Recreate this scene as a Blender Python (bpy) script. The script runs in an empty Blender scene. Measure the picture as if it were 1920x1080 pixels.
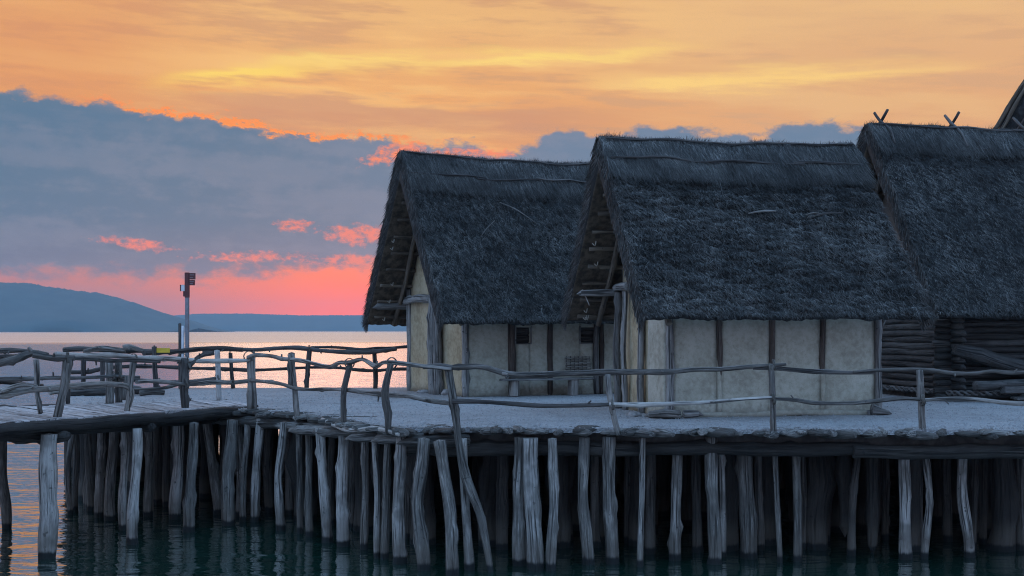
import bpy, bmesh, math, random
import numpy as np
from mathutils import Vector, Matrix, noise

R = math.radians
SC = bpy.context.scene
COL = SC.collection
F = 2500.0            # focal length in photo pixels (1920 wide)
HZ = 620.0            # photo row of the horizon
CAMZ = 4.2            # eye height over the water
DZ = 2.45             # platform height over the water

# ------------------------------------------------------------------ camera
cd = bpy.data.cameras.new('camera')
cd.sensor_width = 36.0
cd.lens = 36.0 * F / 1920.0
cd.shift_y = (HZ - 540.0) / 1920.0
cd.clip_end = 40000.0
cam = bpy.data.objects.new('camera', cd)
cam.location = (0, 0, CAMZ)
cam.rotation_euler = (R(90), 0, 0)
COL.objects.link(cam)
SC.camera = cam

# ------------------------------------------------------------------ node expression helper
class V:
    def __init__(s, nt, sock): s.nt, s.s = nt, sock
    def _m(s, op, *a):
        n = s.nt.nodes.new('ShaderNodeMath'); n.operation = op
        for i, x in enumerate((s,) + a):
            if isinstance(x, V): s.nt.links.new(x.s, n.inputs[i])
            else: n.inputs[i].default_value = float(x)
        return V(s.nt, n.outputs[0])
    def __add__(s, o): return s._m('ADD', o)
    __radd__ = __add__
    def __sub__(s, o): return s._m('SUBTRACT', o)
    def __rsub__(s, o): return (s * -1.0) + o
    def __mul__(s, o): return s._m('MULTIPLY', o)
    __rmul__ = __mul__
    def __truediv__(s, o): return s._m('DIVIDE', o)
    def max(s, o): return s._m('MAXIMUM', o)
    def min(s, o): return s._m('MINIMUM', o)
    def abs(s): return s._m('ABSOLUTE')
    def exp(s): return s._m('EXPONENT')
    def pow(s, o): return s._m('POWER', o)
    def clamp(s): return s.max(0.0).min(1.0)

def smooth(v, a, b):
    nt = v.nt
    n = nt.nodes.new('ShaderNodeMapRange'); n.interpolation_type = 'SMOOTHSTEP'
    nt.links.new(v.s, n.inputs['Value'])
    lo, hi = (a, b) if a < b else (b, a)
    n.inputs['From Min'].default_value = lo; n.inputs['From Max'].default_value = hi
    if a > b: n.inputs['To Min'].default_value = 1; n.inputs['To Max'].default_value = 0
    return V(nt, n.outputs['Result'])

def lin(c):
    return tuple(((x/255)/12.92 if x/255 <= .04045 else ((x/255+.055)/1.055)**2.4) for x in c) + (1.0,)

def ramp(v, stops, interp='LINEAR'):
    nt = v.nt
    n = nt.nodes.new('ShaderNodeValToRGB'); n.color_ramp.interpolation = interp
    nt.links.new(v.s, n.inputs[0])
    el = n.color_ramp.elements
    while len(el) < len(stops): el.new(0.5)
    for e, (p, c) in zip(el, stops):
        e.position = p; e.color = c if len(c) == 4 else tuple(c) + (1.0,)
    return V(nt, n.outputs[0])

def mix(f, a, b, mode='MIX'):
    src = f if isinstance(f, V) else (a if isinstance(a, V) else b)
    nt = src.nt
    n = nt.nodes.new('ShaderNodeMix'); n.data_type = 'RGBA'; n.blend_type = mode
    for sock, x in ((n.inputs[0], f), (n.inputs[6], a), (n.inputs[7], b)):
        if isinstance(x, V): nt.links.new(x.s, sock)
        elif isinstance(x, (int, float)): sock.default_value = x
        else: sock.default_value = tuple(x) if len(x) == 4 else tuple(x) + (1.0,)
    return V(nt, n.outputs[2])

def vec(nt, x, y, z):
    n = nt.nodes.new('ShaderNodeCombineXYZ')
    for i, a in enumerate((x, y, z)):
        if isinstance(a, V): nt.links.new(a.s, n.inputs[i])
        else: n.inputs[i].default_value = a
    return V(nt, n.outputs[0])

def sep(v):
    n = v.nt.nodes.new('ShaderNodeSeparateXYZ'); v.nt.links.new(v.s, n.inputs[0])
    return [V(v.nt, n.outputs[i]) for i in range(3)]

def nz(v, scale=1.0, detail=4.0, rough=.55, dist=0.0, dim='3D'):
    n = v.nt.nodes.new('ShaderNodeTexNoise'); n.noise_dimensions = dim
    v.nt.links.new(v.s, n.inputs['Vector'])
    n.inputs['Scale'].default_value = scale; n.inputs['Detail'].default_value = detail
    n.inputs['Roughness'].default_value = rough; n.inputs['Distortion'].default_value = dist
    return V(v.nt, n.outputs['Fac'])

# ------------------------------------------------------------------ world
SUN_AZ, SUN_EL = R(-9.0), R(2.0)
world = bpy.data.worlds.new('World'); SC.world = world
world.use_nodes = True
wt = world.node_tree; wt.nodes.clear()
tc = wt.nodes.new('ShaderNodeTexCoord')
dx, dy, dzv = sep(V(wt, tc.outputs['Generated']))
DEG = 57.29578
el = dzv._m('ARCSINE') * DEG
az = dx._m('ARCTAN2', dy) * DEG

def px2ang(x, y):
    return (math.degrees(math.atan((x-960)/F)), math.degrees(math.atan((HZ-y)/math.hypot(F, x-960))))

# how near a direction is to the sunset, 1 there, 0 opposite
toward = (dx*math.sin(SUN_AZ) + dy*math.cos(SUN_AZ)) * .5 + .5
elp = el.max(0.0)
g = elp / 90.0
warm = ramp(g, [(0.0, lin((255,92,58))), (1.6/90, lin((255,110,78))), (3.6/90, lin((244,138,96))),
                (6/90, lin((236,156,98))), (9/90, lin((237,164,98))), (13/90, lin((236,182,118))), (22/90, lin((250,196,124))),
                (38/90, lin((206,188,172))), (65/90, lin((134,180,232))), (1, lin((126,178,232)))])
cool = ramp(g, [(0.0, lin((172,166,190))), (5/90, lin((168,172,204))), (14/90, lin((152,182,222))), (40/90, lin((136,180,232))), (1, lin((126,178,232)))])
base = mix(smooth(toward, .5, .97), cool, warm)
# away from the sunset core the low glow turns mauve
core = ((az + 6.5)*(1/7.5)); core = (core*core*-1.0).exp()
side = (1.0 - core) * smooth(elp, 4.5, .5)
base = mix(side * .95, base, lin((162,124,128)))

# the afterglow is strongest low over the hidden sun
glow = (elp*-.4).exp() * core * smooth(toward, .8, .97)
base = mix(1.0, base, vec(wt, 1.0 + glow*.95, 1.0 + glow*.10, 1.0 - glow*.95), 'MULTIPLY')
# thin high cloud, lit gold from below
q = vec(wt, az*.06, el*.55 + az*.022, .0)
st = nz(q, 1.0, 3.0, .6, dim='2D')
q2 = vec(wt, az*.17, el*1.25 + az*.05, 4.3)
st2 = nz(q2, 1.0, 4.0, .62, dim='2D')
high = smooth(elp, 6.0, 8.5) * smooth(elp, 40.0, 13.0) * smooth(toward, .8, .97)
base = mix(smooth(st*.65 + st2*.35, .48, .64) * high * .6, base, lin((253,201,124)))
base = mix(smooth(st*.4 + st2*.6, .50, .36) * high * .75, base, lin((212,156,112)))
base = mix(smooth(az, -2.0, 13.0) * high * .5, base, lin((224,178,134)))
base = mix(smooth(az, -10.0, -19.0) * high * .55, base, lin((224,142,88)))
mid = 9.7 + (st2 - .5)*2.2 + az*-.03 - el
base = mix(smooth(mid, -.15, .5) * smooth(mid, 2.6, .6) * smooth((az + 5.0).abs(), 13.0, 5.0) * .8, base, lin((208,148,112)))
def streak(c, x0, y0, x1, y1, w, amt, col):
    a0, e0 = px2ang(x0, y0); a1, e1 = px2ang(x1, y1)
    k = (e1-e0)/(a1-a0)
    d = (el - ((az - a0)*k + e0) + (st2 - .5)*1.5) / w
    m = (d*d*-1.0).exp() * smooth(az, a0-2.5, a0+2.5) * smooth(az, a1+4, a1-4)
    return mix((m*amt*(st*1.6)).clamp(), c, lin(col))
base = streak(base, 330, 150, 600, 130, .34, 1.15, (255,214,104))
base = streak(base, 500, 118, 1220, 93, .30, 1.0, (255,216,120))
base = streak(base, 1150, 158, 1760, 126, .34, .9, (255,210,124))

# the long blue-grey cloud bank, its top edge as in the photograph, level beyond it
EDGE = [(-900,150),(0,165),(120,180),(200,190),(270,207),(380,214),(450,226),(500,246),(560,252),(640,250),(720,258),
        (790,274),(850,262),(890,262),(930,292),(980,275),(1050,240),(1110,252),(1180,240),(1290,236),(1370,244),(1420,252),(1460,236),(1530,224),(1620,236),(1780,262),(2800,250)]
pts = [px2ang(*p) for p in EDGE]
A0, A1, EM = pts[0][0]-1, pts[-1][0]+1, 16.0
top = ramp((az - A0)/(A1 - A0), [((a-A0)/(A1-A0), (e/EM,)*3) for a, e in pts])
tn = wt.nodes.new('ShaderNodeSeparateColor'); wt.links.new(top.s, tn.inputs[0])
top = V(wt, tn.outputs[0]) * EM
f1 = nz(vec(wt, az*.8, el*1.5 + 31.0, 0.0), 1.0, 4.0, .62, dim='2D')
f2 = nz(vec(wt, az*2.6 + 17.0, el*4.2, 0.0), 1.0, 3.0, .62, dim='2D')
edge = top + (f1 - .5)*1.25 + (f2 - .5)*.22 - el              # > 0 inside the bank
bank = smooth(edge, -.10, .34)
low = 2.35 + (f1 - .5)*1.5 + smooth(az, -12.0, -7.0)*.45 - el   # > 0 below the bank
bank = bank * smooth(low, .5, -.45)
bankcol = ramp((el/11.0).clamp(), [(0, lin((130,126,144))), (.25, lin((100,116,142))), (.42, lin((72,113,144))), (.8, lin((70,114,146))), (1, lin((96,124,146)))])
bankcol = mix(smooth(az, -14.0, 2.0) * .45, bankcol, lin((122,140,166)))
bankcol = mix(smooth(f1*.5 + st2*.5, .44, .66) * .14, bankcol, lin((140,144,162)))
bankcol = mix(smooth(st*.7 + f1*.3, .44, .60) * .35, bankcol, lin((124,136,160)))
sector = smooth(toward, .55, .85)
base = mix(bank * sector * .97, base, bankcol)
# burning rim along the top edge
rim = smooth(edge, -.20, .04) * smooth(edge, .22, .04) * smooth(f2, .34, .52) * smooth((az + 10.5).abs(), 9.5, 3.0)
base = mix((rim*1.5).clamp() * sector, base, lin((255,146,70)))
# small lit scraps under and beside the bank
SCRAPS = [(668,440,66,21,1.0,0), (556,423,46,11,.85,0), (262,459,75,12,.85,-.12), (480,482,130,11,.9,0), (655,489,95,13,.9,0),
          (738,288,56,19,1.0,.25), (890,286,90,12,.9,0)]
sm = None
for (x, y, rx, ry, amt, tilt) in SCRAPS:
    a, e = px2ang(x, y); k = DEG/F*1.5
    u_ = (az - a)*(1/(rx*k)); v_ = (el - (az - a)*tilt - e)*(1/(ry*k))
    mk = (1.0 - (u_*u_ + v_*v_)) * amt
    sm = mk if sm is None else sm.max(mk)
scraps = smooth(sm.max(0.0)*.85 + (f2-.5)*1.1 + (f1-.5)*.8, .38, .95) * smooth(sm, .0, .25)
base = mix(scraps * .95, base, ramp((el/11.0).clamp(), [(.2, lin((249,128,110))), (.42, lin((247,126,104))), (.66, lin((255,136,92)))]))
# a clear-air contribution with the same sun
sky = wt.nodes.new('ShaderNodeTexSky'); sky.sky_type = 'NISHITA'; sky.sun_disc = False
sky.sun_elevation = SUN_EL; sky.sun_rotation = SUN_AZ
lift = 1.0 + .80*(1.0 - smooth(toward, .55, .95) * smooth(elp, 65.0, 28.0))
base = mix(1.0, base, vec(wt, lift, lift, lift), 'MULTIPLY')
base = mix(smooth(el, -1.0, 0.0), lin((96,112,136)), base)
bg1 = wt.nodes.new('ShaderNodeBackground'); wt.links.new(base.s, bg1.inputs[0]); bg1.inputs[1].default_value = 1.0
bg2 = wt.nodes.new('ShaderNodeBackground'); wt.links.new(sky.outputs[0], bg2.inputs[0]); bg2.inputs[1].default_value = 0.004
ad = wt.nodes.new('ShaderNodeAddShader'); wt.links.new(bg1.outputs[0], ad.inputs[0]); wt.links.new(bg2.outputs[0], ad.inputs[1])
world.cycles.sampling_method = 'MANUAL'; world.cycles.sample_map_resolution = 512
wo = wt.nodes.new('ShaderNodeOutputWorld'); wt.links.new(ad.outputs[0], wo.inputs[0])

sl = bpy.data.lights.new('sun', 'SUN'); sl.energy = 0.04; sl.angle = R(10); sl.color = (1, .66, .40)
so = bpy.data.objects.new('sun', sl); COL.objects.link(so)
sd = Vector((math.sin(SUN_AZ)*math.cos(SUN_EL), math.cos(SUN_AZ)*math.cos(SUN_EL), math.sin(SUN_EL)))
so.rotation_euler = sd.to_track_quat('Z', 'Y').to_euler(); so.location = (-20, 60, 20)

SC.view_settings.view_transform = 'Standard'; SC.view_settings.look = 'None'
SC.view_settings.exposure = 0.0; SC.view_settings.gamma = 1.0
SC.cycles.use_denoising = True; SC.cycles.denoising_prefilter = "NONE"
SC.cycles.adaptive_threshold = 0.02; SC.cycles.max_bounces = 5; SC.cycles.diffuse_bounces = 1; SC.cycles.filter_width = 1.1; SC.cycles.volume_bounces = 0

# ------------------------------------------------------------------ materials
def newmat(name):
    m = bpy.data.materials.new(name); m.use_nodes = True
    nt = m.node_tree; b = nt.nodes['Principled BSDF']
    return m, nt, b
def uvv(nt):
    n = nt.nodes.new('ShaderNodeUVMap'); return V(nt, n.outputs[0])
def posv(nt):
    n = nt.nodes.new('ShaderNodeNewGeometry'); return V(nt, n.outputs['Position'])
def objv(nt):
    n = nt.nodes.new('ShaderNodeTexCoord'); return V(nt, n.outputs['Object'])
def rnd(nt):
    n = nt.nodes.new('ShaderNodeObjectInfo'); return V(nt, n.outputs['Random'])
def attr(nt, name):
    n = nt.nodes.new('ShaderNodeAttribute'); n.attribute_name = name; return V(nt, n.outputs['Fac'])
def setin(b, key, v):
    if isinstance(v, V): v.nt.links.new(v.s, b.inputs[key])
    else: b.inputs[key].default_value = v
def bump(nt, b, h, strength, dist):
    n = nt.nodes.new('ShaderNodeBump'); n.inputs['Strength'].default_value = strength; n.inputs['Distance'].default_value = dist
    nt.links.new(h.s, n.inputs['Height']); nt.links.new(n.outputs[0], b.inputs['Normal'])

def wood(name, dark, mid, light, waterline=False, patch=.5):
    """weathered timber: u runs round the stem in metres, v along it"""
    m, nt, b = newmat(name)
    ux, uy, _ = sep(uvv(nt)); r_ = rnd(nt)
    g1 = nz(vec(nt, ux*24.0, uy*1.7, r_*50.0), 1.0, 4.0, .68, .4)
    g2 = nz(vec(nt, ux*9.0, uy*1.3, r_*31.0), 1.0, 3.0, .6, .2)
    crack = nz(vec(nt, ux*26.0, uy*.75, r_*77.0), 1.0, 2.0, .55)
    g3 = nz(vec(nt, ux*70.0, uy*5.0, r_*13.0), 1.0, 3.0, .7)
    c = ramp((g1*.45 + g2*.25 + g3*.30 + (r_ - .5)*.17).clamp(), [(.34, dark), (.48, mid), (.62, light)])
    c = mix(smooth(crack, .43, .36) * .85, c, tuple(x*.35 for x in dark))
    pp = posv(nt); pn = nz(pp, 1.3, 3.0, .6)
    c = mix(smooth(nz(pp, 9.0, 2.0, .5), .66, .74)*.7, c, tuple(x*.4 for x in dark))
    c = mix(smooth(pn, .50, .64) * patch, c, tuple(x*.55 for x in mid))
    if waterline:
        _, _, z = sep(pp)
        zz = z + (g1 - .5)*.06 + (g2-.5)*.10
        c = mix(smooth(zz, .16, .09), mix(smooth(zz, .7, .3) * .5, c, (.11, .095, .075)), (.006, .008, .008))
    setin(b, 'Base Color', c); setin(b, 'Roughness', .85)
    bump(nt, b, g1*.7 + g2*.5 - smooth(crack, .44, .34)*1.2, 1.0, .022)
    return m
M = {}
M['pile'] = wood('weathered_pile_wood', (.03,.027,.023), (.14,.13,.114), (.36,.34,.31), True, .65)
M['shadepile'] = wood('shade_darkened_pile_wood', (.008,.007,.006), (.022,.019,.016), (.045,.039,.033), True, .4)  # pile wood with the gloom under the platform put into its colour
M['midshadepile'] = wood('shade_dimmed_pile_wood', (.02,.0175,.015), (.06,.053,.046), (.125,.112,.098), True, .4)  # pile wood darkened part way, second-row shade painted in
M['rail'] = wood('rail_wood', (.032,.028,.024), (.115,.103,.09), (.29,.268,.24))
M['darkrail'] = wood('dark_rail_wood', (.03,.026,.024), (.07,.062,.056), (.13,.12,.11))
M['barkless'] = wood('pale_barkless_wood', (.12,.11,.09), (.30,.27,.24), (.50,.47,.42), False, .3)
M['post'] = wood('house_post_wood', (.07,.065,.06), (.18,.17,.155), (.33,.315,.29), False, .4)
M['brownpost'] = wood('brown_post_wood', (.035,.025,.02), (.085,.062,.048), (.14,.11,.088))
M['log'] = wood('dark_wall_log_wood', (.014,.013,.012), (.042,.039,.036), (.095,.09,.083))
M['heap'] = wood('heaped_timber_wood', (.03,.028,.026), (.085,.08,.074), (.17,.16,.15))
M['under'] = wood('roof_timber_wood', (.038,.029,.02), (.095,.073,.052), (.17,.138,.10))
M['edge'] = wood('edge_log_wood', (.025,.023,.02), (.095,.088,.078), (.30,.285,.26))
M['plank'] = wood('walkway_plank_wood', (.16,.15,.14), (.36,.34,.33), (.52,.5,.49), False, .2)
M['beam'] = wood('shade_darkened_beam_wood', (.008,.0075,.0065), (.022,.02,.0175), (.05,.047,.041))  # near-black colour carries the shade under the deck rim
M['birch'] = wood('pale_birch_wood', (.3,.28,.26), (.5,.47,.44), (.66,.63,.6), False, .2)

def mat_plaster(name, c0, c1, c2):
    m, nt, b = newmat(name)
    p = objv(nt); r_ = rnd(nt)
    n1 = nz(p, 1.6, 6.0, .62, .3); n2 = nz(p, 9.0, 5.0, .6); n3 = nz(p, 45.0, 3.0, .6)
    c = ramp((n1*.6 + n2*.4).clamp(), [(.41, c0), (.5, c1), (.59, c2)])
    cr = nz(p, 4.0, 3.0, .6, 1.5)
    c = mix(smooth((cr-.5).abs(), .007, .002)*.35, c, tuple(x*.4 for x in c0))
    px_, py_, pz_ = sep(p)
    dirt = smooth(pz_ + (n2-.5)*.5, .35, .02)
    c = mix(dirt*.45, c, (.17,.15,.12))
    c = mix(smooth(n2, .62, .74)*.15, c, (.18,.155,.12))
    setin(b, 'Base Color', c); setin(b, 'Roughness', .95)
    bump(nt, b, n2*.6 + n3*.25 + n1*.6, .8, .03)
    return m
M['plaster'] = mat_plaster('clay_plaster', (.33,.305,.235), (.42,.395,.31), (.49,.465,.375))
M['warmlit'] = mat_plaster('sunset_warmed_clay_plaster', (.31,.24,.14), (.42,.335,.205), (.48,.395,.26))  # gable clay, the warm sunset light painted into its colour

def mat_thatch():
    m, nt, b = newmat('weathered_thatch')
    p = objv(nt); x_, y_, z_ = sep(p)
    n1 = nz(vec(nt, x_*26.0, y_*4.0, z_*4.0), 1.0, 5.0, .65, .3); n2 = nz(p, 1.1, 4.0, .6)
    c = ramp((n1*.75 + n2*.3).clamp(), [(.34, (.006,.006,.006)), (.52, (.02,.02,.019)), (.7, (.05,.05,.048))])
    setin(b, 'Base Color', c); setin(b, 'Roughness', .95)
    bump(nt, b, n1, 1.0, .04)
    return m
M['thatch'] = mat_thatch()
def mat_straw():
    m, nt, b = newmat('weathered_straw')
    t = attr(nt, 'tint'); p = objv(nt); n2 = nz(p, .9, 4.0, .62)
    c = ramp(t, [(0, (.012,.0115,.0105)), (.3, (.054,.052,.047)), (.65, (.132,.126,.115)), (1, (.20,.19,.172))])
    c = mix(1.0, c, ramp(n2, [(.34, (.5,.5,.5)), (.66, (1.35,1.35,1.35))]), 'MULTIPLY')
    setin(b, 'Base Color', c); setin(b, 'Roughness', .75)
    return m
M['straw'] = mat_straw()
def mat_gravel():
    m, nt, b = newmat('pale_gravel')
    p = posv(nt)
    v = nt.nodes.new('ShaderNodeTexVoronoi'); v.inputs['Scale'].default_value = 26.0; nt.links.new(p.s, v.inputs['Vector'])
    vd = V(nt, v.outputs['Distance'])
    sp = nt.nodes.new('ShaderNodeSeparateColor'); nt.links.new(v.outputs['Color'], sp.inputs[0]); vr = V(nt, sp.outputs[0])
    n1 = nz(p, .45, 5.0, .6); n2 = nz(p, 60.0, 3.0, .6)
    c = ramp((vr*.5 + n2*.5).clamp(), [(.2, (.24,.238,.236)), (.5, (.35,.347,.344)), (.85, (.46,.456,.45))])
    n0 = nz(p, 1.7, 4.0, .65)
    c = mix(smooth(n1*.6 + n0*.4, .44, .64)*.5, c, (.22,.215,.205))
    c = mix(smooth(n0, .62, .72)*.5, c, (.14,.13,.115))
    setin(b, 'Base Color', c); setin(b, 'Roughness', .9)
    bump(nt, b, (1.0 - vd*1.4) + n2*.4, 1.0, .02)
    return m
M['gravel'] = mat_gravel()
def plain(name, c, rough=.6, metal=0.0, vary=.12):
    m, nt, b = newmat(name)
    p = objv(nt); n1 = nz(p, 6.0, 4.0, .6)
    setin(b, 'Base Color', mix(smooth(n1, .35, .65), tuple(x*(1-vary) for x in c), tuple(min(1, x*(1+vary)) for x in c)))
    setin(b, 'Roughness', rough); setin(b, 'Metallic', metal)
    return m
M['innerthatch'] = plain('sheltered_brown_thatch', (.075,.058,.040), .95, 0, .5)
M['steel'] = plain('galvanised_steel', (.20,.21,.23), .5, .3)
M['redsign'] = plain('dark_red_sign_paint', (.10,.022,.022), .5)
M['whitesign'] = plain('white_sign_paint', (.62,.62,.62), .5)
M['greysign'] = plain('grey_sign_print', (.17,.11,.115), .5)
M['yellow'] = plain('yellow_sign_paint', (.60,.42,.03), .5)
M['pipe'] = plain('pale_plastic_pipe', (.66,.68,.70), .35)
M['dark'] = plain('unlit_room', (.012,.011,.010), .9)
M['stone'] = plain('field_stone', (.24,.23,.22), .9, 0, .35)
M['slabside'] = plain('dark_brown_fill', (.05,.045,.04), .95, 0, .4)
M['rope'] = plain('twisted_withy', (.10,.09,.075), .9, 0, .4)
M['cord'] = plain('pale_cord', (.42,.38,.31), .9)

# ------------------------------------------------------------------ object helpers
def link(name, me, mat, parent=None):
    o = bpy.data.objects.new(name, me)
    if mat is not None: me.materials.clear(); me.materials.append(M[mat] if isinstance(mat, str) else mat)
    COL.objects.link(o)
    if parent is not None: o.parent = parent
    return o
def tag(o, label=None, cat=None, group=None, kind=None):
    if label: o['label'] = label
    if cat: o['category'] = cat
    if group: o['group'] = group
    if kind: o['kind'] = kind
    return o
def empty(name, loc, rz=0.0):
    o = bpy.data.objects.new(name, None); o.location = loc; o.rotation_euler = (0, 0, rz)
    o.empty_display_size = .3; COL.objects.link(o); return o
def at(x, y, Y):
    """world point seen at photo pixel x, y and standing Y metres away"""
    return Vector(((x-960)/F*Y, Y, CAMZ - (y-HZ)/F*Y))
def deck(x, y, z=DZ):
    return at(x, y, (CAMZ-z)*F/(y-HZ))
def mesh(name, verts, faces, smooth_=False):
    me = bpy.data.meshes.new(name); me.from_pydata([tuple(v) for v in verts], [], faces); me.update()
    if smooth_: me.polygons.foreach_set('use_smooth', [True]*len(me.polygons))
    return me

def pole_mesh(pts, radii, seed=0, sides=9, seg=.16, rough=.10, wob=.012, tip0='flat', tip1='flat', flat=1.0, name='pole'):
    """a grown stem: smooth path through pts, tapering through radii, fluted and knotty"""
    rg = random.Random(seed)
    P = np.array([tuple(p) for p in pts], float); n = len(P)
    rad = list(radii) if hasattr(radii, '__len__') else [radii]*n
    if len(rad) != n: rad = list(np.interp(np.linspace(0, 1, n), np.linspace(0, 1, len(rad)), rad))
    Pe = np.vstack([2*P[0]-P[1], P, 2*P[-1]-P[-2]])
    C, RR = [], []
    for i in range(n-1):
        p0, p1, p2, p3 = Pe[i:i+4]; L = np.linalg.norm(p2-p1); k = max(2, int(L/seg))
        for j in range(k + (1 if i == n-2 else 0)):
            t = j/k
            C.append(.5*((2*p1) + (-p0+p2)*t + (2*p0-5*p1+4*p2-p3)*t*t + (-p0+3*p1-3*p2+p3)*t**3))
            RR.append(rad[i]*(1-t) + rad[i+1]*t)
    C = np.array(C); RR = np.array(RR); m = len(C)
    d = np.zeros(m); d[1:] = np.cumsum(np.linalg.norm(C[1:]-C[:-1], axis=1))
    ph = [rg.uniform(0, 6.28) for _ in range(8)]
    amp = wob*np.minimum(1, d/.3)*np.minimum(1, (d[-1]-d)/.3) if d[-1] > .7 else 0
    T = np.gradient(C, axis=0); T /= np.linalg.norm(T, axis=1)[:, None] + 1e-9
    ref = np.array([0., 0., 1.]) if abs(T[0][2]) < .8 else np.array([1., 0., 0.])
    V0 = ref - T[0]*T[0].dot(ref); V0 /= np.linalg.norm(V0)
    verts, uvs = [], []
    Vv = V0
    knots = [(rg.uniform(0, d[-1]), rg.uniform(0, 6.28), rg.uniform(.2, .6)) for _ in range(int(d[-1]*1.4)+1)]
    th = np.linspace(0, 2*math.pi, sides, endpoint=False)
    for i in range(m):
        Vv = Vv - T[i]*T[i].dot(Vv); Vv /= np.linalg.norm(Vv); Uv = np.cross(T[i], Vv)
        off = (Vv*math.sin(d[i]*2.3+ph[0]) + Uv*math.sin(d[i]*3.1+ph[1])) * (amp[i] if hasattr(amp, '__len__') else 0)
        r = RR[i]*(1 + rough*(.5*np.sin(2*th+ph[2]+d[i]*.6) + .5*np.sin(3*th+ph[3]-d[i]*.9) + .35*np.sin(5*th+ph[4]+d[i]*.5))
                   + rough*.6*math.sin(d[i]*5.3+ph[5]))
        for kd, kt, ka in knots:
            w = math.exp(-((d[i]-kd)/(RR[i]*.9))**2)
            if w > .05: r = r + RR[i]*ka*w*np.maximum(0, np.cos(th-kt))**3
        for j in range(sides):
            verts.append(C[i] + off + Vv*math.cos(th[j])*r[j]*flat + Uv*math.sin(th[j])*r[j])
    faces = []
    for i in range(m-1):
        for j in range(sides):
            a = i*sides+j; b = i*sides+(j+1) % sides
            faces.append((a, b, b+sides, a+sides))
    def cap(i, tip, sgn):
        c = C[i] + T[i]*sgn*(RR[i]*1.8 if tip == 'point' else RR[i]*rg.uniform(.05, .3))
        verts.append(c + (np.array([0, 0, -RR[i]*.5]) if tip == 'point' else 0)); ci = len(verts)-1
        for j in range(sides):
            a = i*sides+j; b = i*sides+(j+1) % sides
            faces.append((b, a, ci) if sgn < 0 else (a, b, ci))
    cap(0, tip0, -1); cap(m-1, tip1, 1)
    me = mesh(name, verts, faces)
    rm = float(np.mean(RR))
    uvl = me.uv_layers.new(name='UVMap')
    arr = np.zeros((len(me.loops), 2)); k = 0; s0 = rg.uniform(0, 9)
    nq = (m-1)*sides
    for fi in range(nq):
        i, j = divmod(fi, sides)
        for (ii, jj) in ((i, j), (i, j+1), (i+1, j+1), (i+1, j)):
            arr[k] = (s0 + jj/sides*6.283*rm, d[ii]); k += 1
    for fi in range(2*sides):
        for q_ in range(3): arr[k] = (s0 + rg.random()*.1, rg.random()*.1); k += 1
    uvl.data.foreach_set('uv', arr.ravel())
    sm = [True]*nq + [False]*(2*sides); me.polygons.foreach_set('use_smooth', sm)
    return me
_seed = [100]
def pole(name, pts, radii, mat, parent, **k):
    _seed[0] += 1
    if parent is not None and parent.get('_loc') is None:
        mw = Matrix.LocRotScale(parent.location, parent.rotation_euler, None).inverted()
        if not k.pop('local', False): pts = [mw @ Vector(p) for p in pts]
    else: k.pop('local', None)
    return link(name, pole_mesh(pts, radii, seed=k.pop('seed', _seed[0]), name=name, **k), mat, parent)

def box_mesh(name, x0, x1, y0, y1, z0, z1, jit=0.0, seed=0, bev=.0):
    bm = bmesh.new(); rg = random.Random(seed)
    vs = [bm.verts.new((x+rg.uniform(-jit, jit), y+rg.uniform(-jit, jit), z+rg.uniform(-jit, jit))) for x in (x0, x1) for y in (y0, y1) for z in (z0, z1)]
    for f in ((0,1,3,2),(4,6,7,5),(0,4,5,1),(2,3,7,6),(0,2,6,4),(1,5,7,3)): bm.faces.new([vs[i] for i in f])
    if bev: bmesh.ops.bevel(bm, geom=list(bm.edges), offset=bev, segments=2, affect='EDGES')
    bm.normal_update()
    uvl = bm.loops.layers.uv.new('UVMap')
    ln = [abs(x1-x0), abs(y1-y0), abs(z1-z0)]; ax = ln.index(max(ln)); s0 = rg.uniform(0, 9)
    for f in bm.faces:
        for l in f.loops:
            c = l.vert.co; o_ = [c[i] for i in range(3) if i != ax]
            l[uvl].uv = (s0 + o_[0] + o_[1], c[ax])
    me = bpy.data.meshes.new(name); bm.to_mesh(me); bm.free(); return me

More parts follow.
